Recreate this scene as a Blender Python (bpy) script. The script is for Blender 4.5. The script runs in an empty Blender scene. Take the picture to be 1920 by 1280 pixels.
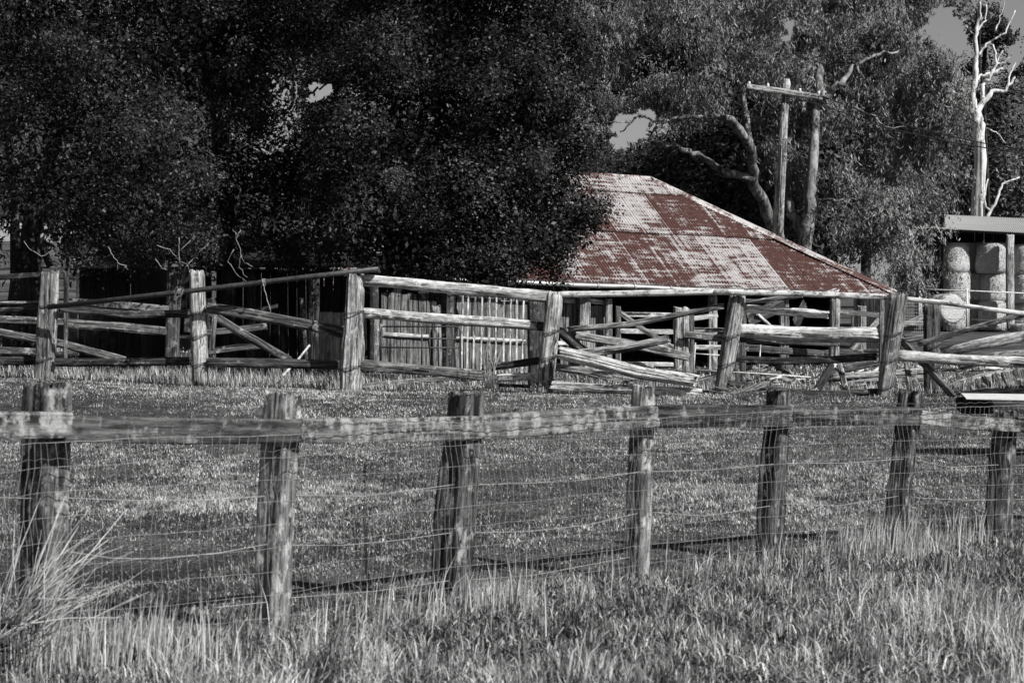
import bpy, math, random
import numpy as np
from mathutils import Vector, Matrix

# ------------------------------------------------------------------ camera, sky, sun, exposure
S = bpy.context.scene
F = 3733.0            # focal length in photo pixels (1920 wide)
CH = 1.57             # camera height
cam = bpy.data.cameras.new('camera'); camo = bpy.data.objects.new('camera', cam)
S.collection.objects.link(camo)
camo.location = (0, 0, CH); camo.rotation_euler = (math.radians(90), 0, 0)
cam.lens = F / 1920 * 36; cam.sensor_width = 36
cam.clip_end = 2000; cam.clip_start = 0.1
cam.dof.use_dof = True; cam.dof.focus_distance = 38; cam.dof.aperture_fstop = 7.5
S.camera = camo
SUN_EL = 40; SUN_AZ = (0.76, -0.65)
W = bpy.data.worlds.new('World'); S.world = W; W.use_nodes = True
nt = W.node_tree; nt.nodes.clear()
sky = nt.nodes.new('ShaderNodeTexSky'); sky.sky_type = 'NISHITA'; sky.sun_disc = False
sky.sun_elevation = math.radians(SUN_EL); sky.sun_rotation = math.atan2(SUN_AZ[0], SUN_AZ[1])
bw = nt.nodes.new('ShaderNodeRGBToBW'); bg = nt.nodes.new('ShaderNodeBackground')
ow = nt.nodes.new('ShaderNodeOutputWorld')
nt.links.new(sky.outputs[0], bw.inputs[0]); nt.links.new(bw.outputs[0], bg.inputs[0])
bg.inputs[1].default_value = 0.05
nt.links.new(bg.outputs[0], ow.inputs[0])
sl = bpy.data.lights.new('sun', 'SUN'); sl.energy = 5.0; sl.angle = math.radians(0.5); sl.color = (1, 0.995, 0.985)
so = bpy.data.objects.new('sun', sl); S.collection.objects.link(so)
ce = math.cos(math.radians(SUN_EL))
so.rotation_euler = Vector((SUN_AZ[0]*ce, SUN_AZ[1]*ce, math.sin(math.radians(SUN_EL)))).to_track_quat('Z', 'Y').to_euler()
so.location = (20, -8, 20)
S.view_settings.view_transform = 'Standard'; S.view_settings.look = 'None'
S.view_settings.exposure = 0.5; S.view_settings.gamma = 1
S.cycles.max_bounces = 4; S.cycles.diffuse_bounces = 1; S.cycles.glossy_bounces = 2
S.cycles.transparent_max_bounces = 4

rng = np.random.default_rng(7); random.seed(7)
COL = S.collection

DS = 0.0
def P(px, py, d):
    d = d+DS; return Vector(((px-960)*d/F, d, CH+(640-py)*d/F))

def sstep(a, b, x):
    t = np.clip((x-a)/(b-a), 0, 1); return t*t*(3-2*t)

def _h(ix, iy, s):
    n = (ix.astype(np.int64)*374761393 + iy.astype(np.int64)*668265263 + s*974711) & 0x7fffffff
    n = ((n ^ (n >> 13))*1274126177) & 0x7fffffff
    return ((n ^ (n >> 16)) & 0xffff)/65535.0
def vnoise(x, y, s=0):
    x = np.asarray(x, float); y = np.asarray(y, float)
    ix = np.floor(x); iy = np.floor(y); fx = x-ix; fy = y-iy
    fx = fx*fx*(3-2*fx); fy = fy*fy*(3-2*fy)
    a = _h(ix, iy, s); b = _h(ix+1, iy, s); c = _h(ix, iy+1, s); d = _h(ix+1, iy+1, s)
    return (a*(1-fx)+b*fx)*(1-fy)+(c*(1-fx)+d*fx)*fy

def ground_z(X, Y):
    X = np.asarray(X, float); Y = np.asarray(Y, float)
    z = np.interp(Y, [0, 13, 17, 32, 45, 60, 85, 120, 200, 400], [0, 0, 0.13, 0.74, 0.84, 1.1, 2.05, 3.6, 6, 8])
    z = z + 0.03*np.maximum(0, -X-3)*sstep(22, 34, Y)
    z = z + sstep(55, 110, Y)*sstep(-4, -24, X)*3.2
    z = z + (vnoise(X*0.5, Y*0.5, 3)-0.5)*0.05 + (vnoise(X*2.2, Y*2.2, 4)-0.5)*0.03
    return z
def gz(x, y): return float(ground_z(x, y))

# ------------------------------------------------------------------ helpers
def tag(o, label=None, cat=None, group=None, kind=None):
    if label: o['label'] = label
    if cat: o['category'] = cat
    if group: o['group'] = group
    if kind: o['kind'] = kind
    return o
def thing(name, label, cat, loc, group=None):
    o = bpy.data.objects.new(name, None); COL.objects.link(o); o.location = loc
    o.empty_display_size = 0.2
    return tag(o, label, cat, group)
def link(name, me, mat, parent=None, mw=None):
    o = bpy.data.objects.new(name, me); COL.objects.link(o)
    if mat and not me.materials: me.materials.append(mat)
    mw = mw or Matrix.Identity(4)
    if parent:
        chain = Matrix.Identity(4); p = parent
        while p is not None:
            chain = p.matrix_basis @ chain; p = p.parent
        o.parent = parent; o.matrix_basis = chain.inverted() @ mw
    else:
        o.matrix_basis = mw
    return o
# matrix_basis of an Empty with only a location is up to date at once

class MB:
    def __init__(s): s.v = []; s.f = []; s.sm = []
    def box(s, c, ax, ay, az, hx, hy, hz):
        c = Vector(c); n = len(s.v)
        for sx in (-1, 1):
            for sy in (-1, 1):
                for sz in (-1, 1):
                    s.v.append(c+ax*hx*sx+ay*hy*sy+az*hz*sz)
        for q in ((0,1,3,2),(4,6,7,5),(0,4,5,1),(2,3,7,6),(0,2,6,4),(1,5,7,3)):
            s.f.append([n+i for i in q]); s.sm.append(False)
    def tube(s, pts, r, n=6, cap=True, smooth=True):
        pts = [Vector(p) for p in pts]; k = len(pts)
        rs = r if isinstance(r, (list, tuple)) else [r]*k
        base = len(s.v); prev = None
        for i, p in enumerate(pts):
            t = (pts[min(i+1, k-1)]-pts[max(i-1, 0)])
            t = t.normalized() if t.length > 1e-9 else Vector((0, 0, 1))
            if prev is None:
                ref = Vector((0, 0, 1)) if abs(t.z) < 0.8 else Vector((1, 0, 0))
                a = (ref-t*ref.dot(t)).normalized()
            else:
                a = (prev-t*prev.dot(t)).normalized()
            prev = a; b = t.cross(a)
            for j in range(n):
                w = 2*math.pi*j/n
                s.v.append(p+(a*math.cos(w)+b*math.sin(w))*rs[i])
        for i in range(k-1):
            for j in range(n):
                s.f.append([base+i*n+j, base+i*n+(j+1) % n, base+(i+1)*n+(j+1) % n, base+(i+1)*n+j]); s.sm.append(smooth)
        if cap:
            s.f.append([base+j for j in range(n)][::-1]); s.sm.append(False)
            s.f.append([base+(k-1)*n+j for j in range(n)]); s.sm.append(False)
    def build(s, name, mat, parent=None, origin=None):
        o = Vector(origin) if origin is not None else (sum(s.v, Vector())/max(1, len(s.v)))
        me = bpy.data.meshes.new(name)
        me.from_pydata([v-o for v in s.v], [], s.f)
        me.polygons.foreach_set('use_smooth', s.sm)
        me.update()
        return link(name, me, mat, parent, Matrix.Translation(o))

# ------------------------------------------------------------------ materials
def newmat(name):
    m = bpy.data.materials.new(name); m.use_nodes = True
    t = m.node_tree; b = t.nodes['Principled BSDF']
    return m, t, b
def N(t, ty, **kw):
    n = t.nodes.new(ty)
    for k, v in kw.items(): setattr(n, k, v)
    return n
def mathn(t, op, a, b=None, clamp=False):
    n = t.nodes.new('ShaderNodeMath'); n.operation = op; n.use_clamp = clamp
    for i, x in enumerate((a, b)):
        if x is None: continue
        if isinstance(x, (int, float)): n.inputs[i].default_value = x
        else: t.links.new(x, n.inputs[i])
    return n.outputs[0]
def ramp(t, fac, stops):
    r = t.nodes.new('ShaderNodeValToRGB'); e = r.color_ramp.elements
    while len(e) < len(stops): e.new(0.5)
    for i, (p, c) in enumerate(stops):
        e[i].position = p
        e[i].color = (c, c, c, 1) if isinstance(c, (int, float)) else (*c, 1)
    t.links.new(fac, r.inputs[0]); return r.outputs[0]
def noise(t, vec, scale, detail=4, rough=0.55, dist=0.0):
    n = t.nodes.new('ShaderNodeTexNoise'); n.inputs['Scale'].default_value = scale
    n.inputs['Detail'].default_value = detail; n.inputs['Roughness'].default_value = rough
    n.inputs['Distortion'].default_value = dist
    if vec is not None: t.links.new(vec, n.inputs['Vector'])
    return n.outputs['Fac']
def mapping(t, src, scale, offset=None):
    m = t.nodes.new('ShaderNodeMapping'); m.inputs['Scale'].default_value = scale
    t.links.new(src, m.inputs['Vector'])
    if offset is not None: t.links.new(offset, m.inputs['Location'])
    return m.outputs[0]
def mixf(t, fac, a, b):
    n = t.nodes.new('ShaderNodeMix'); n.data_type = 'RGBA'
    for key, x in ((0, fac), (6, a), (7, b)):
        if isinstance(x, (int, float)):
            n.inputs[key].default_value = x if key == 0 else (x, x, x, 1)
        elif isinstance(x, tuple): n.inputs[key].default_value = (*x, 1)
        else: t.links.new(x, n.inputs[key])
    return n.outputs[2]

def wood_mat(name, dark, light, lichen=0.0, lich_col=0.6, grain=26, bump=0.6, lich_scale=9, vary=0.35, chips=0.75, lstretch=0.6):
    m, t, b = newmat(name)
    tc = N(t, 'ShaderNodeTexCoord'); oi = N(t, 'ShaderNodeObjectInfo')
    off = mathn(t, 'MULTIPLY', oi.outputs['Random'], 37.0)
    cx = N(t, 'ShaderNodeCombineXYZ')
    for i in range(3): t.links.new(off, cx.inputs[i])
    v = mapping(t, tc.outputs['Object'], (1, 1, 0.045), cx.outputs[0])
    g = noise(t, v, grain*1.6, 5, 0.65, 0.4)
    v2 = mapping(t, tc.outputs['Object'], (1, 1, 0.35), cx.outputs[0])
    g2 = noise(t, v2, 5, 4, 0.6)
    g3 = noise(t, v, grain*0.6, 2, 0.5, 0.3)
    f = mathn(t, 'ADD', mathn(t, 'MULTIPLY', g, 0.75), mathn(t, 'MULTIPLY', g2, 0.35))
    col = ramp(t, f, [(0.40, dark*0.35), (0.50, dark), (0.57, (dark+light)/2), (0.70, light)])
    crack = ramp(t, g3, [(0.33, 0.12), (0.41, 1.0)])
    mm = N(t, 'ShaderNodeMix', data_type='RGBA', blend_type='MULTIPLY'); mm.inputs[0].default_value = 1
    t.links.new(col, mm.inputs[6]); t.links.new(crack, mm.inputs[7]); col = mm.outputs[2]
    vr = N(t, 'ShaderNodeMapRange'); vr.inputs['To Min'].default_value = 1-vary; vr.inputs['To Max'].default_value = 1+vary*0.6
    t.links.new(oi.outputs['Random'], vr.inputs['Value'])
    m2 = N(t, 'ShaderNodeMix', data_type='RGBA', blend_type='MULTIPLY'); m2.inputs[0].default_value = 1
    t.links.new(col, m2.inputs[6]); t.links.new(vr.outputs[0], m2.inputs[7]); col = m2.outputs[2]
    chip = noise(t, mapping(t, tc.outputs['Object'], (1, 1, 0.22), cx.outputs[0]), 34, 5, 0.75)
    m4 = N(t, 'ShaderNodeMix', data_type='RGBA', blend_type='MULTIPLY'); m4.inputs[0].default_value = chips
    t.links.new(col, m4.inputs[6]); t.links.new(ramp(t, chip, [(0.36, 0.25), (0.5, 0.9), (0.68, 1.5)]), m4.inputs[7]); col = m4.outputs[2]
    if lichen > 0:
        v3 = mapping(t, tc.outputs['Object'], (1, 1, lstretch), cx.outputs[0])
        l = noise(t, v3, lich_scale, 6, 0.72)
        th = 0.62-0.2*lichen
        lm = ramp(t, l, [(th-0.02, 0.0), (th+0.09, 0.9)])
        col = mixf(t, lm, col, lich_col)
    t.links.new(col, b.inputs['Base Color']); b.inputs['Roughness'].default_value = 0.85
    b.inputs['Specular IOR Level'].default_value = 0.2
    bp = N(t, 'ShaderNodeBump'); bp.inputs['Strength'].default_value = bump; bp.inputs['Distance'].default_value = 0.02
    hh = mathn(t, 'ADD', mathn(t, 'ADD', g, mathn(t, 'MULTIPLY', chip, 0.6)), mathn(t, 'MULTIPLY', crack, 0.4))
    t.links.new(hh, bp.inputs['Height']); t.links.new(bp.outputs[0], b.inputs['Normal'])
    return m
M = {}
M['silver'] = wood_mat('weathered silver wood', 0.10, 0.46, 0.25, 0.5)
M['silver_lichen'] = wood_mat('silver wood with lichen', 0.13, 0.42, 0.95, 0.62)
M['pale'] = wood_mat('pale bleached wood', 0.28, 0.76, 0.45, 0.7, vary=0.2)
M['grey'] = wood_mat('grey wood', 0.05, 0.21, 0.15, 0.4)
M['dark'] = wood_mat('dark wood', 0.02, 0.09, 0.2, 0.2)  # dark timber tone; on the left inner posts it carries shade
M['front_post'] = wood_mat('front post wood', 0.025, 0.17, 0.35, 0.34, grain=15, bump=1.0, lich_scale=14, vary=0.25, chips=1.0)
M['front_dark'] = wood_mat('front post dark end', 0.03, 0.12, 0.8, 0.2, grain=22, bump=0.9, lich_scale=14, vary=0.2)
M['front_post_pale'] = wood_mat('front post pale', 0.06, 0.25, 0.5, 0.46, grain=15, bump=1.0, lich_scale=14, vary=0.1, chips=1.0)
M['rail_dark'] = wood_mat('front rail dark', 0.03, 0.12, 0.25, 0.22, grain=18, vary=0.1, lich_scale=8, lstretch=1.3, chips=1.0)
M['rail_light'] = wood_mat('front rail lichen', 0.05, 0.17, 0.6, 0.29, grain=18, vary=0.1, lich_scale=8, lstretch=1.3, chips=1.0)
M['board'] = wood_mat('shed boards', 0.10, 0.34, 0.0, grain=20)
M['board_dark'] = wood_mat('dark shed boards', 0.01, 0.04, 0.0, grain=20)  # near-black tone puts the shade under trees and roofs into the boards
M['bark'] = wood_mat('tree bark', 0.05, 0.18, 0.3, 0.3, grain=9, lich_scale=3)
M['bark_dark'] = wood_mat('dark tree bark', 0.015, 0.06, 0.2, 0.12, grain=9, lich_scale=3)
M['bark_pale'] = wood_mat('pale gum bark', 0.06, 0.24, 0.4, 0.34, grain=5, bump=0.2, lich_scale=2)
M['deadwhite'] = wood_mat('bare white gum', 0.42, 0.72, 0.4, 0.8, grain=4, bump=0.12, chips=0.3, lich_scale=1.5, vary=0.05)

def simple(name, c, rough=0.6, metal=0.0, nscale=8, namp=0.35, stretch=(1, 1, 1), bump=0.0, spec=0.4):
    m, t, b = newmat(name)
    tc = N(t, 'ShaderNodeTexCoord'); v = mapping(t, tc.outputs['Object'], stretch)
    n = noise(t, v, nscale, 5, 0.6)
    cc = c if isinstance(c, tuple) else (c, c, c)
    lo = tuple(x*(1-namp) for x in cc); hi = tuple(min(1, x*(1+namp)) for x in cc)
    t.links.new(ramp(t, n, [(0.35, lo), (0.65, hi)]), b.inputs['Base Color'])
    b.inputs['Roughness'].default_value = rough; b.inputs['Metallic'].default_value = metal
    b.inputs['Specular IOR Level'].default_value = spec
    if bump:
        bp = N(t, 'ShaderNodeBump'); bp.inputs['Strength'].default_value = bump; bp.inputs['Distance'].default_value = 0.03
        t.links.new(n, bp.inputs['Height']); t.links.new(bp.outputs[0], b.inputs['Normal'])
    return m
M['wire'] = simple('galvanised wire', 0.26, 0.5, 0.3, 30, 0.3)
M['wire_rust'] = simple('old dark wire', 0.05, 0.7, 0.2, 30, 0.4)
M['wire_thick'] = simple('plain fence wire', 0.28, 0.5, 0.2, 30, 0.2)
M['steel_dark'] = simple('dark steel tube', 0.035, 0.55, 0.0, 12, 0.5)
M['steel_pale'] = simple('pale steel tube', 0.5, 0.5, 0.0, 12, 0.3)
M['gutter'] = simple('galvanised gutter', 0.32, 0.45, 0.3, 5, 0.4, (0.3, 1, 1))
M['hay'] = simple('hay', 0.42, 0.9, 0, 20, 0.5, (1, 1, 3.0), 1.0, 0.1)
M['hay_end'] = simple('hay bale end', 0.30, 0.9, 0, 26, 0.6, (1, 1, 1), 1.0, 0.1)
M['concrete'] = simple('pale worn slab top', 0.5, 0.8, 0, 6, 0.12)
M['twig'] = simple('dry twig', 0.2, 0.8, 0, 20, 0.3)
M['cane'] = simple('pale dry cane', 0.4, 0.7, 0, 14, 0.3)
M['darktwig'] = simple('dark twig', 0.04, 0.8, 0, 20, 0.3)

def leaf_mat(name, lo, hi, rough=0.4, spec=0.5, trans=0.0):
    m, t, b = newmat(name)
    at = N(t, 'ShaderNodeAttribute'); at.attribute_name = 'tone'
    t.links.new(ramp(t, at.outputs['Fac'], [(0.0, lo), (1.0, hi)]), b.inputs['Base Color'])
    b.inputs['Roughness'].default_value = rough; b.inputs['Specular IOR Level'].default_value = spec
    return m
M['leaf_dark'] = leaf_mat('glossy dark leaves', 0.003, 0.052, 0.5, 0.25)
M['leaf_shade'] = leaf_mat('leaves toned dark for shade', 0.004, 0.025, 0.5, 0.3)  # deep shade between the crowns is put into this leaf tone
M['leaf_gum'] = leaf_mat('gum leaves', 0.025, 0.34, 0.5, 0.35)
M['leaf_gum2'] = leaf_mat('shaded gum leaves', 0.035, 0.12, 0.5, 0.3)
M['leaf_far'] = leaf_mat('far tree leaves', 0.015, 0.06, 0.6, 0.25)
M['leaf_con'] = leaf_mat('conifer needles', 0.008, 0.03, 0.6, 0.2)
M['grass'] = leaf_mat('dry grass blades', 0.01, 0.62, 0.7, 0.2)
M['stalk'] = leaf_mat('tall pale stalks', 0.16, 0.52, 0.7, 0.2)
M['weed'] = leaf_mat('weed leaves', 0.03, 0.12, 0.6, 0.2)

# ground
gm, t, b = newmat('dry paddock soil and thatch')
tc = N(t, 'ShaderNodeTexCoord')
v = mapping(t, tc.outputs['Object'], (1, 0.6, 1))
n1 = noise(t, v, 22, 8, 0.75); n2 = noise(t, tc.outputs['Object'], 0.55, 4, 0.6); n3 = noise(t, v, 90, 3, 0.7)
f = mathn(t, 'ADD', mathn(t, 'MULTIPLY', n1, 0.6), mathn(t, 'ADD', mathn(t, 'MULTIPLY', n2, 0.35), mathn(t, 'MULTIPLY', n3, 0.3)))
t.links.new(ramp(t, f, [(0.48, 0.01), (0.62, 0.05), (0.78, 0.20)]), b.inputs['Base Color'])
b.inputs['Roughness'].default_value = 0.95; b.inputs['Specular IOR Level'].default_value = 0.1
bp = N(t, 'ShaderNodeBump'); bp.inputs['Strength'].default_value = 1; bp.inputs['Distance'].default_value = 0.05
t.links.new(n1, bp.inputs['Height']); t.links.new(bp.outputs[0], b.inputs['Normal'])
M['ground'] = gm

def roof_mat(name, rustc=(0.074, 0.035, 0.030), pale=0.43, usecol=True):
    m, t, b = newmat(name)
    at = N(t, 'ShaderNodeAttribute'); at.attribute_name = 'rust'
    uv = N(t, 'ShaderNodeUVMap'); uv.uv_map = 'UVMap'
    v1 = mapping(t, uv.outputs[0], (1.1, 7.0, 1)); a = noise(t, v1, 1.3, 5, 0.66, 0.4)
    v2 = mapping(t, uv.outputs[0], (1, 1, 1)); c = noise(t, v2, 0.9, 6, 0.65); v5 = mapping(t, uv.outputs[0], (8, 0.55, 1)); g5 = noise(t, v5, 1, 5, 0.65)
    v3 = mapping(t, uv.outputs[0], (14, 3, 1)); d = noise(t, v3, 2, 4, 0.7)
    v4 = mapping(t, uv.outputs[0], (5, 45, 1)); e = noise(t, v4, 1, 4, 0.7)
    s = mathn(t, 'ADD', mathn(t, 'MULTIPLY', a, 0.8), mathn(t, 'MULTIPLY', c, 0.55))
    s = mathn(t, 'ADD', s, mathn(t, 'MULTIPLY', g5, 0.45))
    s = mathn(t, 'ADD', s, mathn(t, 'MULTIPLY', d, 0.25))
    s = mathn(t, 'ADD', s, mathn(t, 'MULTIPLY', e, 0.18))      # mean about 1.1
    thr = mathn(t, 'SUBTRACT', s, 1.115)
    k = mathn(t, 'ADD', mathn(t, 'MULTIPLY', thr, 4.2), mathn(t, 'MULTIPLY', mathn(t, 'SUBTRACT', at.outputs['Fac'], 0.44), 1.05))
    mask = ramp(t, mathn(t, 'ADD', k, 0.5), [(0.32, 0.0), (0.72, 1.0)])
    # darker scorched rust spots
    rc = ramp(t, noise(t, v2, 7, 6, 0.7), [(0.35, tuple(x*0.6 for x in rustc)), (0.62, tuple(x*1.15 for x in rustc))])
    pc = ramp(t, d, [(0.3, (pale*0.62, pale*0.58, pale*0.575)), (0.65, (pale, pale*0.965, pale*0.96))])
    col = mixf(t, mask, pc, rc)
    # pin-hole / nail stains
    sp = ramp(t, noise(t, v2, 16, 3, 0.6), [(0.70, 1.0), (0.76, 0.25)])
    mm = N(t, 'ShaderNodeMix', data_type='RGBA', blend_type='MULTIPLY'); mm.inputs[0].default_value = 1
    t.links.new(col, mm.inputs[6]); t.links.new(sp, mm.inputs[7])
    t.links.new(mm.outputs[2], b.inputs['Base Color'])
    b.inputs['Roughness'].default_value = 0.6; b.inputs['Specular IOR Level'].default_value = 0.3
    return m
M['roof'] = roof_mat('rusty corrugated iron')
M['cap'] = roof_mat('rust streaked ridge capping', pale=0.46)
M['iron'] = simple('grey corrugated iron', 0.27, 0.5, 0.2, 2, 0.25, (0.3, 3, 1))

# ------------------------------------------------------------------ ground sheet
def make_ground():
    ys = np.concatenate([np.arange(4, 16, 0.12), np.arange(16, 40, 0.25), np.arange(40, 100, 1.2), np.arange(100, 300, 10), [300, 500, 900]])
    nx = 150; u = np.linspace(-1, 1, nx)
    V = []
    for y in ys:
        w = max(14, y*0.62)
        V.append(np.stack([u*w, np.full(nx, y), ground_z(u*w, np.full(nx, y))], 1))
    V = np.concatenate(V); n = len(ys)
    i = np.arange(n-1)[:, None]*nx+np.arange(nx-1)[None, :]
    Fq = np.stack([i, i+1, i+nx+1, i+nx], -1).reshape(-1, 4)
    me = bpy.data.meshes.new('ground'); me.from_pydata(V.tolist(), [], Fq.tolist()); me.update()
    me.polygons.foreach_set('use_smooth', [True]*len(me.polygons))
    # part of the sheet behind and beside the camera
    o = link('ground', me, M['ground']); tag(o, kind='structure'); return o
make_ground()

# ------------------------------------------------------------------ bulk meshes
def quads(name, V, tone, mat, parent=None, smooth=False, origin=None):
    """V: (n,4,3) quads."""
    n = len(V); me = bpy.data.meshes.new(name)
    o = np.array(origin if origin is not None else (0, 0, 0), float)
    me.vertices.add(n*4); me.vertices.foreach_set('co', (V.reshape(-1, 3)-o).astype(np.float32).ravel())
    me.loops.add(n*4); me.loops.foreach_set('vertex_index', np.arange(n*4, dtype=np.int32))
    me.polygons.add(n); me.polygons.foreach_set('loop_start', np.arange(0, n*4, 4, dtype=np.int32))
    me.update(calc_edges=True)
    a = me.attributes.new('tone', 'FLOAT', 'FACE'); a.data.foreach_set('value', tone.astype(np.float32))
    return link(name, me, mat, parent, Matrix.Translation(Vector(o.tolist())))

def unit(v): return v/np.maximum(1e-9, np.linalg.norm(v, axis=-1, keepdims=True))

def leaf_quads(c, L, Wd, droop, r=rng, out=None, coh=1.0):
    """leaves centred at c (n,3)."""
    n = len(c)
    d = unit(r.normal(size=(n, 3)))
    d = unit(d*(1-droop)+np.array([0, 0, -1.0])*droop)
    q = unit(r.normal(size=(n, 3)))
    if out is not None:                                     # leaf faces turn outwards from their clump
        q = unit(out*coh+np.array([0, 0, 0.35])+q*0.75); d = unit(d-q*(d*q).sum(1, keepdims=True))
    s = unit(np.cross(d, q))
    L = L*r.uniform(0.65, 1.3, (n, 1)); Wd = Wd*r.uniform(0.7, 1.25, (n, 1))
    nrm = np.cross(d, s)
    base = c-d*L*0.5; tip = c+d*L*0.5
    bend = nrm*L*0.1
    return np.stack([base, c+s*Wd*0.5+bend, tip, c-s*Wd*0.5+bend], 1)

GAPS = [(602, 170, 26, 15, 0), (588, 186, 12, 7, 0), (1182, 238, 44, 33, 0), (1170, 262, 26, 22, 0), (1210, 218, 18, 14, 0), (1482, 46, 12, 18, 0), (1474, 72, 10, 10, 0), (1770, 42, 34, 30, 0), (1792, 78, 18, 20, 0), (1908, 30, 22, 40, 0), (1903, 110, 12, 40, 0)]
def open_gaps(pts, t_, out):
    keep = np.ones(len(pts), bool)
    sx = pts[:, 0]/pts[:, 1]*F+960; sy = 640-(pts[:, 2]-CH)/pts[:, 1]*F
    for (gx, gy, rx, ry, _) in GAPS:
        q = ((sx-gx)/rx)**2+((sy-gy)/ry)**2
        keep &= q > 0.25+1.5*vnoise(sx*0.11, sy*0.11, 77)+rng.normal(0, 0.16, len(pts))
    return pts[keep], t_[keep], out[keep]
def crown_points(ells, nspray, per, sig, shell=0.55, r=rng, void=None, flat=1.0, bunch=0, strands=False):
    """sprays on the outer shell of ellipsoids (centre, radii)."""
    vol = np.array([e[1][0]*e[1][2] for e in ells]); vol = vol/vol.sum()
    pts = []; tones = []; outs = []
    for e, w in zip(ells, vol):
        k = max(6, int(nspray*w)); c = np.array(e[0]); rad = np.array(e[1])
        d = unit(r.normal(size=(k, 3))); rr = shell+(1-shell)*r.random((k, 1))**0.7
        lump = 1+0.22*(vnoise(d[:, 0]*3+c[0], d[:, 2]*3+d[:, 1]*2, 5)-0.5)[:, None]*2
        cen = c+d*rad*rr*lump
        if bunch:
            kb = max(3, k//bunch); bi = r.integers(0, kb, k)
            lat = (0.62 if not strands else 0.85)*(1 if sig > 0 else 1)
            lat = min(lat, 0.7*min(e[1][0], e[1][2]))
            sd = unit(r.normal(size=(k, 3))); rb = r.uniform(0.65, 1.25, kb)[bi][:, None]
            bc = cen[:kb][bi]; cen = bc+sd*lat*rb*r.uniform(0.7, 1.0, (k, 1))*np.array([1, 1, 0.8])
            ktone = r.random(kb)[bi]
        else: bc = np.repeat(c[None, :], k, 0); ktone = r.random(k)
        m = (per*r.uniform(0.5, 1.5, k)).astype(int)
        idx = np.repeat(np.arange(k), m)
        sg = sig*r.uniform(0.6, 1.4, (k, 1))
        pp = cen[idx]+r.normal(size=(len(idx), 3))*sg[idx]*np.array([1, 1, flat])
        if strands:                                          # leaves hang along drooping twigs
            ns_ = 6; so2 = r.normal(size=(k*ns_, 3))*sig*np.array([1, 1, 0.5]); si = idx*ns_+r.integers(0, ns_, len(idx))
            tz = r.random(len(idx)); pp = cen[idx]+so2[si]*(1+0.35*tz[:, None])+r.normal(size=(len(idx), 3))*0.06
            pp[:, 2] -= tz*sg[idx][:, 0]*1.9
        tt = (ktone[idx]*0.35+r.random(k)[idx]*0.2+r.random(len(idx))*0.45)**1.7; outs.append(unit(pp-bc[idx]))
        pts.append(pp); tones.append(tt)
    pts = np.concatenate(pts); tones = np.concatenate(tones); out = np.concatenate(outs)
    if bunch:                                               # hollows between the leaf masses
        fq = 0.85 if not strands else 0.75
        nz3 = vnoise(pts[:, 0]*fq+pts[:, 1]*0.35, pts[:, 2]*fq*1.25-pts[:, 1]*0.25, 51)*0.7+vnoise(pts[:, 0]*2.6, pts[:, 2]*2.6+pts[:, 1], 52)*0.3
        keep = r.random(len(pts)) < np.clip((nz3-(0.33 if not strands else 0.36))*7, 0.03, 1); pts = pts[keep]; tones = tones[keep]; out = out[keep]
    if strands or bunch or void == 'gaps': pts, tones, out = open_gaps(pts, tones, out); void = None
    if void is not None:
        for (vc, vr) in void:
            q = ((pts-np.array(vc))/np.array(vr)); keep = (q**2).sum(1) > 1
            pts = pts[keep]; tones = tones[keep]; out = out[keep]
    return pts, tones, out

def E(px, py, d, rxp, ryp, rd):
    """ellipsoid centred at photo position px,py at distance d; radii px, px, metres"""
    c = P(px, py, d); s = (d+DS)/F
    return (tuple(c), (rxp*s, rd, ryp*s))

def limb(mb, pts, r0, r1, n=8, wob=0.06, seg=5):
    """tapered wobbly limb through pts."""
    out = []
    pts = [Vector(p) for p in pts]
    for i in range(len(pts)-1):
        for k in range(seg):
            f_ = k/seg
            out.append(pts[i].lerp(pts[i+1], f_))
    out.append(pts[-1])
    L = len(out); res = []
    for i, p in enumerate(out):
        w = wob*min(1, i/3) if i < L-1 else wob
        res.append(p+Vector((random.gauss(0, w), random.gauss(0, w), random.gauss(0, w)))*0.6)
    rs = [(r0+(r1-r0)*(i/(L-1)))*(1+random.uniform(-0.08, 0.08)) for i in range(L)]
    mb.tube(res, rs, n)
    return res

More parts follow.
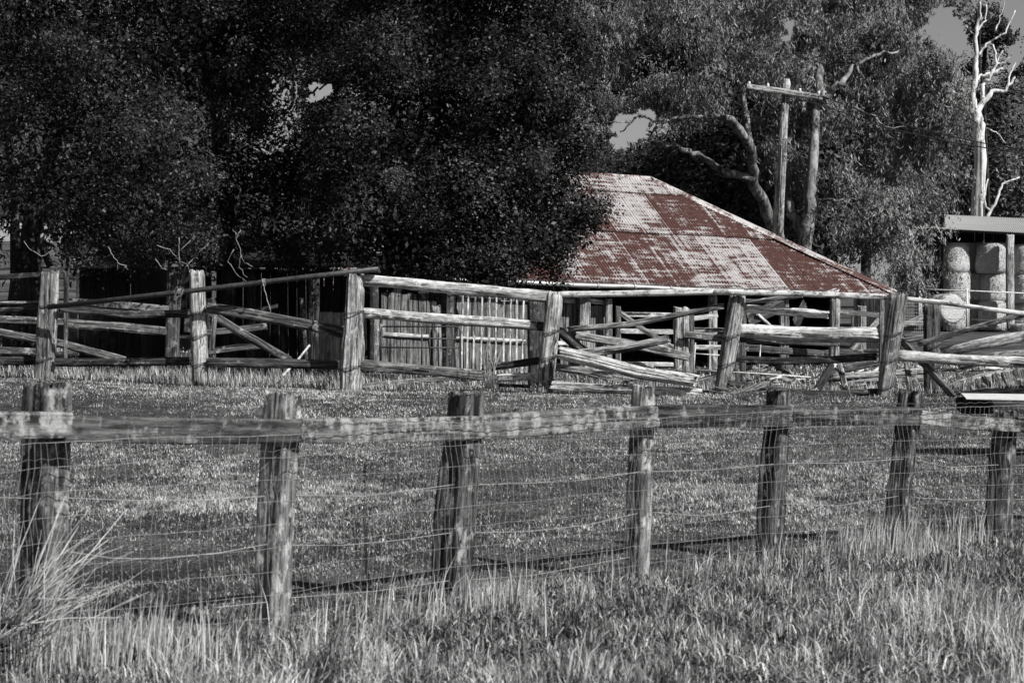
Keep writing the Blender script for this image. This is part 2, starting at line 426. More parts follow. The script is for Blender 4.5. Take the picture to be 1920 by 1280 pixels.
# ------------------------------------------------------------------ timber
def log(name, pts, th, dep, mat, parent=None, sq=4.0, ns=20, rough=0.05, groove=0.04, taper=1.0, jag=0.02, roll=0.0, label=None):
    """irregular timber through world points; th = thickness seen (m), dep = thickness in depth (m)"""
    pts = [Vector(p) for p in pts]
    p0, p1 = pts[0], pts[-1]
    z = (p1-p0); Ltot = z.length; z.normalize()
    ref = Vector((1, 0, 0)) if abs(z.z) > 0.72 else Vector((0, 0, 1))
    a = (ref-z*ref.dot(z)).normalized(); b = z.cross(a)
    if roll: R_ = Matrix.Rotation(roll, 3, z); a = R_ @ a; b = R_ @ b
    mw = Matrix.Translation(p0) @ Matrix((a, b, z)).transposed().to_4x4()
    inv = mw.inverted(); lp = [inv @ p for p in pts]
    zs = [q.z for q in lp]; xs = [q.x for q in lp]; ys = [q.y for q in lp]
    nz = int(max(6, min(40, Ltot/0.11)))
    r = np.random.default_rng(random.randrange(1 << 30))
    ph = np.linspace(0, 2*math.pi, ns, endpoint=False)
    A, B = th/2, dep/2
    prof = (np.abs(np.cos(ph)/A)**sq+np.abs(np.sin(ph)/B)**sq)**(-1/sq)
    gr = r.normal(size=ns)
    if ns > 40: gr = (gr+np.roll(gr, 1)*0.8+np.roll(gr, -1)*0.5)/1.3
    gr = gr*groove
    so_ = r.random()*50
    V = []
    for i in range(nz+1):
        f_ = i/nz; zz = f_*Ltot
        cx = np.interp(zz, zs, xs); cy = np.interp(zz, zs, ys)
        lown = (vnoise(np.cos(ph)*1.3+so_, np.full(ns, zz*1.6)+np.sin(ph)*1.3, 1)-0.5)*2*rough
        hin = (vnoise(ph*2+so_, np.full(ns, zz*5), 2)-0.5)*rough
        k = prof*(1+gr*(0.6+0.8*vnoise(ph*3, np.full(ns, zz*2+so_), 9)*1.2)+lown*1.3+hin)*(1+(taper-1)*f_)
        dz = 0
        if i in (0, nz): dz = r.uniform(-1, 1, ns)*jag; k = k*0.96
        wx = (vnoise(zz*0.9+so_, 0.5, 6)-0.5)*rough*th*1.2
        V += np.stack([cx+wx+k*np.cos(ph), cy+k*np.sin(ph), np.full(ns, zz)+dz], 1).tolist()
    fs = []
    for i in range(nz):
        for j in range(ns):
            fs.append([i*ns+j, i*ns+(j+1) % ns, (i+1)*ns+(j+1) % ns, (i+1)*ns+j])
    c0 = len(V); V.append([xs[0], ys[0], 0.0]); V.append([xs[-1], ys[-1], Ltot])
    ncap = len(fs)
    for j in range(ns):
        fs.append([c0, (j+1) % ns, j]); fs.append([c0+1, nz*ns+j, nz*ns+(j+1) % ns])
    me = bpy.data.meshes.new(name); me.from_pydata(V, [], fs)
    me.polygons.foreach_set('use_smooth', [i < ncap and sq < 3.2 for i in range(len(fs))]); me.update()
    o = link(name, me, mat, parent, mw)
    if label: o['label'] = label
    return o

def T(parent, name, pix, d, th, mat='silver', dep=None, **kw):
    """timber from photo positions; d one distance or one per point; th in photo px"""
    ds = d if isinstance(d, (list, tuple)) else [d]*len(pix)
    if len(ds) == 2 and len(pix) > 2:
        ds = [ds[0]+(ds[1]-ds[0])*i/(len(pix)-1) for i in range(len(pix))]
    pts = [P(x, y, dd) for (x, y), dd in zip(pix, ds)]
    dm = sum(ds)/len(ds); thm = th*dm/F
    return log(name, pts, thm, dep if dep else thm*0.75, M[mat], parent, **kw)

def wire_ties(parent, px, ys, d, wpx, slant=4):
    """binding wire wrapped round a post: a sub-part"""
    mb = MB()
    for y in ys:
        c = P(px, y, d); r = wpx*d/F*0.54
        for q in range(2):
            pts = []
            for k in range(17):
                w = 2*math.pi*k/16
                pts.append(c+Vector((r*math.cos(w), r*math.sin(w), slant*d/F*math.cos(w)+0.02*q)))
            mb.tube(pts, 0.006, 5, False)
        mb.tube([c+Vector((r*0.6, -r*0.85, 0)), c+Vector((r*0.75, -r*1.1, -0.08)), c+Vector((r*0.5, -r*1.0, -0.16))], 0.005, 5)
    mb.build('binding_wire', M['wire_rust'], parent)

# ------------------------------------------------------------------ main shed with the rusty hip roof
TH = math.radians(21); ROLL = math.tan(math.radians(1.5))
e_ = Vector((math.cos(TH), math.sin(TH), -ROLL))           # along the eave, towards the right
n_ = Vector((-math.sin(TH), math.cos(TH), 0))              # into the shed
E0 = P(1372, 541, 48)
RUN = 4.62; RISE = 2.95
CORN = E0+e_*RUN
def eave(tt): return E0+e_*tt
def wall_t(px, inset=0.0):
    k = (px-960)/F; o = E0+n_*inset
    return (k*o.y-o.x)/(e_.x-k*e_.y)
def wallpt(px, z, inset=0.5):
    tt = wall_t(px, inset); q = E0+n_*inset+e_*tt; return Vector((q.x, q.y, z))
shed = thing('hip_roofed_shed', 'long low timber shed under a rust streaked corrugated iron hip roof', 'shed', (E0.x-2, E0.y+3, 1.0))
LEN = 12.6                                                  # eave length
def roof_face(name, corner, edir, ndir, length, run, rise, both_hips, rusts, mat, seed, pitch=0.076):
    """corrugated face made of lapped sheets: u from corner back along -edir, v up the slope"""
    r = np.random.default_rng(seed)
    rows = [(0.0, 0.475), (0.475, 0.855), (0.855, 1.0)]
    slope = math.hypot(run, rise)
    V = []; Fq = []; rust = []; UV = []
    up = (ndir*run+Vector((0, 0, rise)))
    nrm = edir.cross(up).normalized()
    if nrm.z < 0: nrm = -nrm
    sw = 0.75
    for ri, (v0, v1) in enumerate(rows):
        off = [0, 0.11, 0.3][ri]
        nu = int(length/pitch*6)
        us = np.linspace(0, length, nu+1)
        lim = np.minimum(1, us/run)
        if both_hips: lim = np.minimum(lim, (length-us)/run)
        nv = 5 if ri < 2 else 3
        lift = 0.03*ri
        wav = 0.014*np.sin(2*np.pi*us/pitch)
        sheet = np.floor((us+off)/sw).astype(int)
        lapup = 0.010*((us+off)/sw-sheet)                   # each sheet tilts up over its neighbour
        sag = (vnoise(us*0.5, np.full(nu+1, ri*3.0), seed)-0.5)*0.05
        base = len(V)
        for k in range(nv+1):
            vv = v0+(v1-v0)*k/nv
            edge = 0.02*r.random(nu+1) if (k == 0 and ri == 0) else 0
            for i in range(nu+1):
                v_ = min(vv-(0.012 if k == 0 else 0), max(lim[i], 0.0))
                p = corner-edir*float(us[i])+up*v_+nrm*float(wav[i]+lapup[i]+lift+sag[i]*(1-abs(2*vv-1)))
                V.append(p); UV.append((float(us[i]), v_*slope))
        for k in range(nv):
            for i in range(nu):
                if max(lim[i], lim[i+1]) <= v0+(v1-v0)*k/nv: continue
                a = base+k*(nu+1)+i
                Fq.append([a, a+nu+1, a+nu+2, a+1]); rust.append(rusts(ri, int(sheet[i]), float((us[i]+off)/sw-sheet[i])))
    me = bpy.data.meshes.new(name); me.from_pydata(V, [], Fq)
    at = me.attributes.new('rust', 'FLOAT', 'FACE'); at.data.foreach_set('value', np.array(rust, np.float32))
    uvl = me.uv_layers.new(name='UVMap')
    li = np.zeros(len(me.loops), np.int32); me.loops.foreach_get('vertex_index', li)
    uvl.data.foreach_set('uv', np.array(UV, np.float32)[li].ravel())
    me.polygons.foreach_set('use_smooth', [True]*len(me.polygons)); me.update()
    return link(name, me, mat, shed)
low = [.85, .75, .95, .9, .36, .32, .5, .6, .74, .66, .72, .6, .86, .8, .9, .95, .95, .9]
mid = [.8, .85, .9, .8, .78, .9, .88, .34, .4, .72, .55, .3, .26, .4, .34, .9, .8, .7]
top = [.6, .5, .5, .4, .4, .5, .35, .3, .3, .4, .25, .3, .2]
def rusts(ri, s_, fr):
    a = (low, mid, top)[ri]; v = a[s_ % len(a)]
    if fr < 0.05: v -= 0.4                    # galvanising survives along the laps
    return v
roof_face('roof_sheeting', CORN, e_, n_, LEN, RUN, RISE, True, rusts, M['roof'], 3)
# hip face to the right, back face, left hip
e2 = Vector((-n_.x, -n_.y, 0)); back = CORN+n_*RUN*2
rr = lambda ri, s_, fr: 0.6+0.3*math.sin(s_*2.1+ri)
roof_face('roof_sheeting', CORN, -n_, -Vector((e_.x, e_.y, 0)), RUN*2, RUN, RISE+ROLL*0, True, rr, M['roof'], 4)
roof_face('roof_sheeting', back-e_*LEN, -e_, -n_, LEN, RUN, RISE, True, rr, M['roof'], 5)
roof_face('roof_sheeting', CORN-e_*LEN+n_*RUN*2, n_, Vector((e_.x, e_.y, 0)), RUN*2, RUN, RISE, True, rr, M['roof'], 6)
up_ = n_*RUN+Vector((0, 0, RISE))
def cap_strip(name, a, b, side1, side2, w=0.14, lead=True):
    """folded capping of short pieces with scalloped lead edge"""
    L = (b-a).length; n = int(L/0.038); d = (b-a).normalized()
    V = []; Fs = []; rust = []; UV = []
    r = np.random.default_rng(int(L*100))
    for i in range(n+1):
        p = a+d*L*i/n; s = 0.014*math.sin(i*math.pi)+(0.02 if (i % 2 and lead) else 0)
        V += [p+side1*(w+s)+Vector((0, 0, 0.02+(0.018 if i % 2 else 0))), p+side1*w*0.45+Vector((0, 0, 0.055)), p+Vector((0, 0, 0.085)), p+side2*w*0.45+Vector((0, 0, 0.055)), p+side2*(w+s)+Vector((0, 0, 0.02))]
        UV += [(i*0.038, j*0.08+L) for j in range(5)]
    for i in range(n):
        for j in range(4):
            Fs.append([i*5+j, i*5+j+1, (i+1)*5+j+1, (i+1)*5+j])
            rust.append((0.42+0.4*(vnoise(i*0.07, L, 3)-0.5)*2)+(0.10 if j == 0 and i % 2 else 0))
    me = bpy.data.meshes.new(name); me.from_pydata(V, [], Fs)
    at = me.attributes.new('rust', 'FLOAT', 'FACE'); at.data.foreach_set('value', np.array(rust, np.float32))
    uvl = me.uv_layers.new(name='UVMap')
    li = np.zeros(len(me.loops), np.int32); me.loops.foreach_get('vertex_index', li)
    uvl.data.foreach_set('uv', np.array(UV, np.float32)[li].ravel())
    return link(name, me, M['cap'], shed)
RR = E0+up_; RL = CORN-e_*(LEN-RUN)+up_
dn = -(n_*RUN*0.8+Vector((0, 0, RISE)))
dn = (-(n_*RUN)-Vector((0, 0, RISE))).normalized(); dnb = ((n_*RUN)-Vector((0, 0, RISE))).normalized()
cap_strip('ridge_cap', RL+Vector((0, 0, 0.03)), RR+Vector((0, 0, 0.03)), dn, dnb)
hip_d = (CORN-RR).normalized(); hs = Vector((-e_.x, -e_.y, 0)).normalized()*0.9+dn*0.0
fs1 = (hs-hip_d*hs.dot(hip_d)); nf = e_.cross(up_).normalized(); nf = nf if nf.z > 0 else -nf
fs1 = (fs1-nf*fs1.dot(nf)).normalized()
e2d = Vector((e_.x*RUN, e_.y*RUN, -RISE)).normalized(); fs2 = (n_-hip_d*n_.dot(hip_d)); fs2 = (fs2+Vector((0, 0, -0.5))*0.4).normalized()
cap_strip('hip_cap', RR+Vector((0, 0, 0.03)), CORN+Vector((0, 0, 0.03)), fs1, fs2, 0.15)
backc = CORN+n_*RUN*2
cap_strip('hip_cap', RR+Vector((0, 0, 0.03)), backc+Vector((0, 0, 0.03)), -fs1*0+(e2d), -n_, 0.15)
# gutter (half-round, with joints), sagging to the right
mb = MB(); pts = []
for i in range(40):
    tt = -7.8+i*(9.2/39)
    pts.append(eave(tt)-n_*0.09+Vector((0, 0, -0.06-0.03*math.sin(i*0.5)*0.3-(0.05*max(0, i-30)/9))))
mb.tube(pts, 0.055, 8)
for i in range(2, 40, 4): mb.tube([pts[i]-e_*0.03, pts[i]+e_*0.03], 0.068, 8)
mb.build('gutter', M['gutter'], shed)
mb = MB()                                                   # black cable sagging along the eave
cp = [eave(-7.8+i*0.255)-n_*0.05+Vector((0, 0, 0.04+0.035*math.sin(i*1.1)+0.02*math.sin(i*2.7))) for i in range(42)]
mb.tube(cp, 0.012, 5); mb.build('cable', M['steel_dark'], shed)
def shed_log(name, px, y0, wpx, mat, inset=0.5, z1=2.75, sq=4, lean=0, dep=None, zb=None):
    a = wallpt(px, 0, inset); zb = zb if zb is not None else gz(a.x, a.y)-0.1
    s = a.y/F; zt = z1 if y0 is None else CH+(640-y0)*a.y/F
    return log(name, [Vector((a.x-lean*s, a.y, zb)), Vector((a.x, a.y, zt))], wpx*s, dep or wpx*s*0.8, M[mat], shed, sq=sq, ns=16)
for px, y0, w in ((1096, 538, 22), (1141, 560, 14), (1336, 545, 18), (1160, 575, 8), (1470, 548, 18), (1563, 560, 19), (1616, 562, 17), (700, 520, 16)):
    shed_log('post', px, y0, w, 'silver' if px > 900 else 'grey', inset=0.35 if px != 1563 else 0.6)
# front boards (lit panel behind the picket gate) and boards right of it
def boards(name, x0, x1, y0, w, mat, inset=0.5, gap=0.015, zb=None, jagt=0.03):
    mb = MB(); tt = wall_t(x0, inset); t1 = wall_t(x1, inset); r = random.Random(int(x0))
    while tt < t1:
        ww = w*r.uniform(0.8, 1.2); q = E0+n_*(inset+r.uniform(-0.012, 0.012))+e_*(tt+ww/2)
        zt = CH+(640-y0)*q.y/F+r.uniform(-jagt, jagt); zl = (zb if zb else gz(q.x, q.y)-0.05)
        eh = Vector((e_.x, e_.y, 0)).normalized(); tilt = Vector((0, 0, 1))+eh*r.uniform(-0.02, 0.02)
        mb.box((q.x, q.y, (zt+zl)/2), eh, n_, tilt, ww/2-gap/2, 0.012, (zt-zl)/2)
        tt += ww
    return mb.build(name, M[mat], shed)
boards('wall_boards', 715, 1000, 550, 0.15, 'board', 0.34)
boards('wall_boards', 1050, 1088, 562, 0.15, 'board', 0.6)
boards('wall_boards', 1104, 1136, 572, 0.13, 'board', 0.6)
boards('wall_boards', 1600, 1690, 556, 0.2, 'board_dark', 7.5)
def srail(x0, x1, ya, yb, th, inset, mat='pale', name='rail'):
    a = wallpt(x0, 0, inset); b = wallpt(x1, 0, inset)
    a.z = CH+(640-ya)*a.y/F; b.z = CH+(640-yb)*b.y/F
    return log(name, [a, b], th*a.y/F, 0.06, M[mat], shed, sq=6, ns=12)
srail(715, 985, 626, 640, 8, 0.28, 'pale')
srail(936, 994, 560, 562, 9, 0.28, 'pale')
srail(1056, 1078, 563, 564, 9, 0.5, 'pale'); srail(1105, 1134, 564, 567, 11, 0.5, 'pale')
srail(1046, 1068, 643, 643, 7, 0.5, 'pale')
# dark interior: rear wall, left wall, cross walls
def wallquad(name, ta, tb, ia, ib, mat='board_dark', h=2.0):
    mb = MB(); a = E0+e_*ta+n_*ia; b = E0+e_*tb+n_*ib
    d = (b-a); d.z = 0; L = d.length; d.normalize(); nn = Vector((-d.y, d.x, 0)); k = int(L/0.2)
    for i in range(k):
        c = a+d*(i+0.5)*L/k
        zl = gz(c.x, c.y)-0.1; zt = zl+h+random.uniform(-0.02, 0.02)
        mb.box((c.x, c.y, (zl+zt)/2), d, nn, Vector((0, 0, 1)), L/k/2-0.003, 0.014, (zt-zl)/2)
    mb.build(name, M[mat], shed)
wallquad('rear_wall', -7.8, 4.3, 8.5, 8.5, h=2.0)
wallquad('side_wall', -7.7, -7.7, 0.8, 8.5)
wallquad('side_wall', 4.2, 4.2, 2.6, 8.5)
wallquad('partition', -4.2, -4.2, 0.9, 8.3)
# torn flashing below the ridge: dark plates paint the shade inside the holes
mb = MB()
for k in range(7):
    q = E0+up_*0.93+e_*(-1.0+k*0.13)
    mb.box(q+Vector((0, -0.02, 0.04+random.uniform(0, 0.02))), e_, up_.normalized(), nf, random.uniform(0.03, 0.08), random.uniform(0.02, 0.06), 0.006)
mb.build('torn_hole_shade', M['steel_dark'], shed)
# loose lath on the eave near the corner, lifted sheet end
mb = MB()
for (a, b_) in (((1538, 551), (1568, 541)), ((1548, 552), (1574, 543)), ((1520, 549), (1573, 546))):
    mb.tube([P(a[0], a[1], 48.0), P(b_[0], b_[1], 47.8)], 0.016, 5)
mb.build('loose_lath', M['pale'], shed)

# ------------------------------------------------------------------ outer stockyard fence
yf = thing('stockyard_fence', 'weathered split post and rail stockyard fence across the middle of the paddock', 'fence', P(1030, 738, 32.3))
def ypost(pxb, yb, pxt, yt, w0, w1, d, mat, sq=2.6, ties=(), dep=None, **kw):
    o = T(yf, 'post', [(pxb, yb+6), ((pxb+pxt)/2, (yb+yt)/2), (pxt, yt)], d, w0, mat, taper=w1/w0, sq=sq, ns=36, groove=0.05, rough=0.09, jag=0.035, dep=dep, **kw)
    if ties: wire_ties(o, None, ties, d, (w0+w1)/2) if False else None
    for ty in ties:
        f_ = (ty-yb)/(yt-yb); wire_ties(o, pxb+(pxt-pxb)*f_, [ty], d, w0+(w1-w0)*f_)
    return o
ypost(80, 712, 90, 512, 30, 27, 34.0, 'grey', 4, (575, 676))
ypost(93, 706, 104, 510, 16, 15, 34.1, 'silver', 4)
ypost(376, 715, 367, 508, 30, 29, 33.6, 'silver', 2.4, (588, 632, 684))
ypost(656, 733, 667, 516, 42, 34, 33.0, 'silver', 3.2, (588, 690))
ypost(1021, 738, 1041, 549, 32, 30, 32.3, 'silver', 2.3, (624, 672, 716))
ypost(1353, 733, 1384, 554, 30, 31, 31.8, 'silver', 2.3, (632, 684))
ypost(1657, 745, 1685, 551, 30, 32, 31.2, 'silver', 3.0, (628, 677, 728))
ypost(1748, 745, 1749, 572, 31, 29, 32.8, 'grey', 2.6, (650, 690))
ypost(1004, 720, 1006, 560, 28, 30, 33.6, 'dark', 3.0)
ypost(1990, 760, 1996, 575, 32, 30, 30.6, 'silver', 2.6)
ypost(-35, 712, -30, 512, 30, 28, 34.3, 'silver', 3)
def yr(pix, d, th, mat='silver', **kw):
    kw.setdefault('sq', 3.2); kw.setdefault('rough', 0.10); kw.setdefault('jag', 0.03); kw.setdefault('groove', 0.05)
    return T(yf, 'rail', pix, d, th, mat, **kw)
# left of the first post
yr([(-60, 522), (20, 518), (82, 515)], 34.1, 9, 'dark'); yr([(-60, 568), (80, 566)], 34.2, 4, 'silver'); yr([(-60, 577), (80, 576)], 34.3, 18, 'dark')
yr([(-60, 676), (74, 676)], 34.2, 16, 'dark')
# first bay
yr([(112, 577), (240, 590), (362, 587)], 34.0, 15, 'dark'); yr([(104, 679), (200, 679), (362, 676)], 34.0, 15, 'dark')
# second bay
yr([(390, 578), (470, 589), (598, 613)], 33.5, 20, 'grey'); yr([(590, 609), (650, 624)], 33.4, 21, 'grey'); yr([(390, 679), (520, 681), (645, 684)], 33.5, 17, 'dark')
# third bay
yr([(678, 526), (760, 532), (850, 541), (930, 546), (1046, 556)], [33, 32.5], 21, 'pale', sq=2.6, rough=0.14)
yr([(676, 585), (800, 594), (900, 602), (1004, 609)], [33.1, 32.5], 19, 'pale', sq=2.8)
yr([(672, 683), (800, 694), (905, 704)], [33, 32.8], 20, 'grey')
yr([(905, 690), (960, 684), (1012, 676)], [32.9, 32.5], 14, 'dark')
yr([(936, 708), (1000, 706)], [32.8, 32.5], 16, 'silver_lichen'); yr([(936, 722), (990, 724)], [32.8, 32.5], 7, 'dark')
yr([(1000, 610), (1024, 613)], 32.6, 16, 'dark')
# long lichened top pole
yr([(1046, 552), (1200, 549), (1340, 547)], [32.3, 31.8], 11, 'silver_lichen', sq=2.6)
yr([(1338, 547), (1500, 550), (1660, 557)], [31.7, 31.3], 11, 'silver_lichen', sq=2.6)
# fourth bay
yr([(1066, 618), (1180, 608), (1355, 574)], [32.4, 31.8], 10, 'silver', sq=2.6)
yr([(1398, 568), (1450, 560), (1505, 553)], [31.8, 31.6], 9, 'silver', sq=2.6)
# fifth bay
yr([(1398, 578), (1460, 583), (1552, 590)], [31.9, 31.7], 14, 'pale', sq=5)
yr([(1385, 618), (1480, 624), (1560, 626), (1646, 627)], [31.9, 31.3], 27, 'pale', sq=2.6, rough=0.12)
yr([(1375, 634), (1480, 641), (1572, 643)], [32.1, 31.8], 13, 'grey')
yr([(1372, 672), (1450, 677), (1560, 674), (1642, 668)], [31.9, 31.5], 13, 'dark')
yr([(1368, 718), (1440, 728), (1500, 736), (1560, 738), (1645, 733)], [31.7, 31.3], 12, 'dark')
# right bay
yr([(1694, 560), (1760, 566), (1850, 579), (1990, 597)], [31.3, 30.7], 9, 'silver_lichen', sq=2.6)
yr([(1680, 665), (1800, 674), (1995, 682)], [31.3, 30.7], 20, 'pale', sq=3.0)
yr([(1722, 645), (1800, 622), (1905, 593), (1960, 580)], [31.8, 31], 11, 'silver', sq=2.6)
yr([(1766, 660), (1850, 643), (1990, 616)], [31.8, 31], 20, 'pale', sq=2.8)
yr([(1800, 688), (1860, 668), (1990, 655)], [33, 32.5], 14, 'silver')

# ------------------------------------------------------------------ inner yard rails and posts
inf = thing('inner_yard_fence', 'plank rails and old posts of the inner yards behind the front stockyard fence', 'fence', P(1340, 712, 40))
def ip(px0, y0, px1, y1, w, d, mat='grey', sq=4, **kw): return T(inf, 'post', [(px0, y0+5), (px1, y1)], d, w, mat, sq=sq, ns=20, jag=0.03, rough=0.08, **kw)
def ir(pix, d, th, mat='silver', **kw):
    kw.setdefault('sq', 5); kw.setdefault('dep', 0.05); kw.setdefault('rough', 0.05)
    return T(inf, 'rail', pix, d, th, mat, ns=14, **kw)
ip(706, 690, 706, 598, 11, 37, 'silver'); ip(716, 690, 716, 598, 6, 37.2, 'silver')
ip(819, 700, 818, 574, 18, 36.5, 'silver', 3); ip(843, 700, 844, 540, 15, 36.8, 'grey')
ip(812, 590, 812, 566, 12, 38, 'pale', 2.2)
ip(1277, 705, 1278, 577, 29, 36, 'silver', 4); ip(1296, 705, 1297, 590, 10, 36.5, 'grey')
ip(1388, 712, 1386, 590, 20, 35.5, 'grey'); ip(1563, 718, 1566, 562, 19, 36.0, 'silver', 3)
ip(1393, 700, 1395, 566, 10, 38, 'grey'); ip(1652, 690, 1654, 560, 9, 34, 'grey'); ip(1597, 690, 1598, 590, 5, 37.5, 'grey')
ip(1614, 720, 1616, 575, 16, 38, 'silver', 4)
ip(1158, 680, 1159, 575, 8, 39, 'grey'); ip(588, 676, 590, 525, 20, 37.5, 'dark', 3); ip(575, 676, 566, 560, 8, 38, 'dark')
ip(323, 670, 325, 505, 25, 38.5, 'dark', 4)  # dark material on the left posts puts the yard shade into their colour
for ys, ye, th in ((589, 591, 9), (620, 622, 9), (648, 650, 9), (681, 683, 8)):
    ir([(1163, ys), (1262, ye)], 40, th, 'pale')
ir([(1292, 618), (1372, 619)], 40.5, 8, 'pale'); ir([(1292, 651), (1372, 652)], 40.5, 9, 'pale')
ir([(1163, 586), (1200, 614), (1270, 657)], 39.6, 10, 'silver')                 # diagonal brace of that panel
ir([(1284, 627), (1376, 636)], 35.8, 15, 'grey')
ir([(1080, 629), (1180, 645), (1292, 669)], 34.5, 17, 'silver')
ir([(1394, 652), (1540, 663)], 36.5, 15, 'grey'); ir([(1540, 662), (1650, 660)], 36.5, 12, 'grey')
ir([(1570, 584), (1652, 591)], 37, 9, 'grey')
ir([(1650, 596), (1598, 656)], 37.3, 11, 'silver'); ir([(1293, 598), (1345, 590)], 38, 8, 'pale')
ir([(1300, 716), (1400, 690), (1440, 686)], 36.8, 9, 'silver'); ir([(1410, 688), (1500, 722)], 36.2, 9, 'silver')
ir([(1360, 710), (1560, 726)], 36.6, 8, 'silver')
ir([(1582, 690), (1650, 678)], 35, 14, 'grey'); ir([(1560, 706), (1660, 700), (1740, 694)], 35, 13, 'silver', sq=3)
ir([(1580, 722), (1660, 712), (1740, 708)], 34.5, 14, 'silver', sq=3)
ir([(1690, 606), (1735, 606)], 37.5, 8, 'silver'); ir([(1690, 640), (1736, 632)], 38, 10, 'grey', sq=3)
ir([(1690, 611), (1738, 590)], 37.8, 9, 'silver')
ir([(1380, 562), (1450, 566)], 40, 6, 'grey')
# left yards
lyf = thing('plank_yard_fence', 'shaded plank fence inside the left yard under the leafy trees', 'fence', P(240, 670, 38))
def lr(pix, d, th, mat='silver', **kw): return T(lyf, 'plank', pix, d, th, mat, ns=14, sq=5, dep=0.05, rough=0.05, **kw)  # grey tone stands in for dappled shade on these planks
lr([(-40, 598), (75, 602), (120, 604)], 38, 16, 'grey'); lr([(123, 607), (220, 612), (312, 622)], 38, 17, 'grey')
lr([(135, 566), (235, 573), (316, 580)], 38.3, 15, 'grey')
lr([(-40, 616), (40, 630), (120, 645), (235, 676)], 37.5, 15, 'grey'); lr([(-40, 655), (75, 660)], 37.4, 14, 'grey')
lr([(380, 624), (430, 620), (500, 612)], 37.6, 13, 'grey'); lr([(388, 659), (440, 652), (492, 648)], 37, 12, 'grey')
lr([(396, 588), (450, 622), (545, 677)], 36.5, 16, 'grey'); lr([(404, 588), (397, 655)], 36.3, 9, 'grey')
lr([(440, 592), (520, 574)], 38.5, 8, 'grey')
T(lyf, 'post', [(123, 674), (123, 510)], 37, 7, 'grey', ns=12); T(lyf, 'post', [(398, 680), (392, 560)], 38.2, 12, 'dark', ns=12)

# ------------------------------------------------------------------ loose timbers leaning and lying in the yards
def loose(name, label, cat, pix, d, th, mat, **kw):
    kw.setdefault('sq', 3.4); kw.setdefault('rough', 0.1); kw.setdefault('ns', 28); kw.setdefault('jag', 0.05)
    o = T(None, name, pix, d, th, mat, **kw); return tag(o, label, cat)
loose('fallen_rail', 'thick split rail fallen at a slant from the middle stockyard post to the ground', 'rail', [(1050, 664), (1120, 679), (1200, 700), (1304, 715)], [32.0, 31.2], 23, 'pale', groove=0.09)
loose('fallen_rail', 'thin grey split rail lying just behind and below the thick slanting one', 'rail', [(1042, 688), (1110, 698), (1185, 712)], [33, 32.6], 15, 'silver')
loose('timber_sleeper', 'long squared white sleeper lying flat on the grass at the foot of the stockyard fence', 'timber', [(1036, 722), (1120, 728), (1200, 731), (1313, 737)], [32, 31.3], 17, 'pale', sq=6)
loose('fallen_plank', 'rough sawn plank crossing upwards to the right with a square bright end', 'plank', [(1085, 662), (1170, 653), (1253, 635)], [32.2, 31.8], 15, 'silver', sq=6)
loose('fallen_plank', 'short dark topped plank sloping down right beside the middle stockyard post', 'plank', [(1049, 620), (1078, 645), (1110, 668), (1135, 680)], [32.6, 32.9], 15, 'dark', sq=6)
loose('brace_timber', 'long dark brace leaning from the big right hand post down to the ground', 'timber', [(1690, 638), (1740, 690), (1790, 746)], [31.6, 30.9], 13, 'grey', sq=5)
loose('prop_timber', 'bright timber prop leaning left under the dark rail', 'timber', [(1528, 736), (1563, 680)], [31.9, 32.2], 13, 'pale', sq=5)
loose('prop_timber', 'grey timber prop leaning right with nail holes beside the bright prop', 'timber', [(1587, 734), (1573, 680)], [31.9, 32.3], 10, 'silver', sq=5)
loose('prop_timber', 'short upright prop standing under the pale rail right of the big leaning post', 'timber', [(1707, 732), (1699, 670)], [32, 32.2], 10, 'silver', sq=5)
loose('lying_plank', 'pale plank lying on the ground between the post and the flared stockyard post', 'plank', [(678, 723), (760, 715), (850, 708)], [34.5, 35.5], 9, 'silver', sq=6)
loose('leaning_stick', 'thin white stick leaning in the dark left yard', 'stick', [(530, 704), (557, 676), (580, 648)], [35, 36.5], 4, 'pale')
loose('fallen_log', 'long grey log lying on the ground in the right hand yard', 'log', [(1776, 726), (1850, 706), (1930, 694), (1990, 690)], [33.5, 34], 15, 'silver', sq=2.4)
loose('fallen_log', 'flat half buried log in front of the stack of split posts', 'log', [(1792, 742), (1850, 732), (1910, 734), (1990, 733)], [31.4, 31], 12, 'silver', sq=2.6)
# stack of split posts on the right
sp_lab = ['split post at the low left end of the stack, lying in shadow', 'split post leaning second in the stack with a square pale end', 'thick split post leaning third in the stack', 'split post with rough end in the middle of the stack', 'dark split post near the right end of the stack', 'narrow upright split post at the right end of the stack']
for i, (a, b_, w) in enumerate((((1850, 733), (1836, 716), 13), ((1866, 733), (1846, 712), 17), ((1880, 730), (1866, 706), 18), ((1893, 728), (1884, 702), 15), ((1905, 728), (1899, 700), 12), ((1916, 728), (1910, 696), 12))):
    o = T(None, 'split_post', [a, b_], [32.1-0.03*i, 32.6], w, 'grey', sq=3.4, ns=20, jag=0.04, dep=0.16, rough=0.14)
    tag(o, sp_lab[i], 'split post', 'split posts stacked in the right yard')
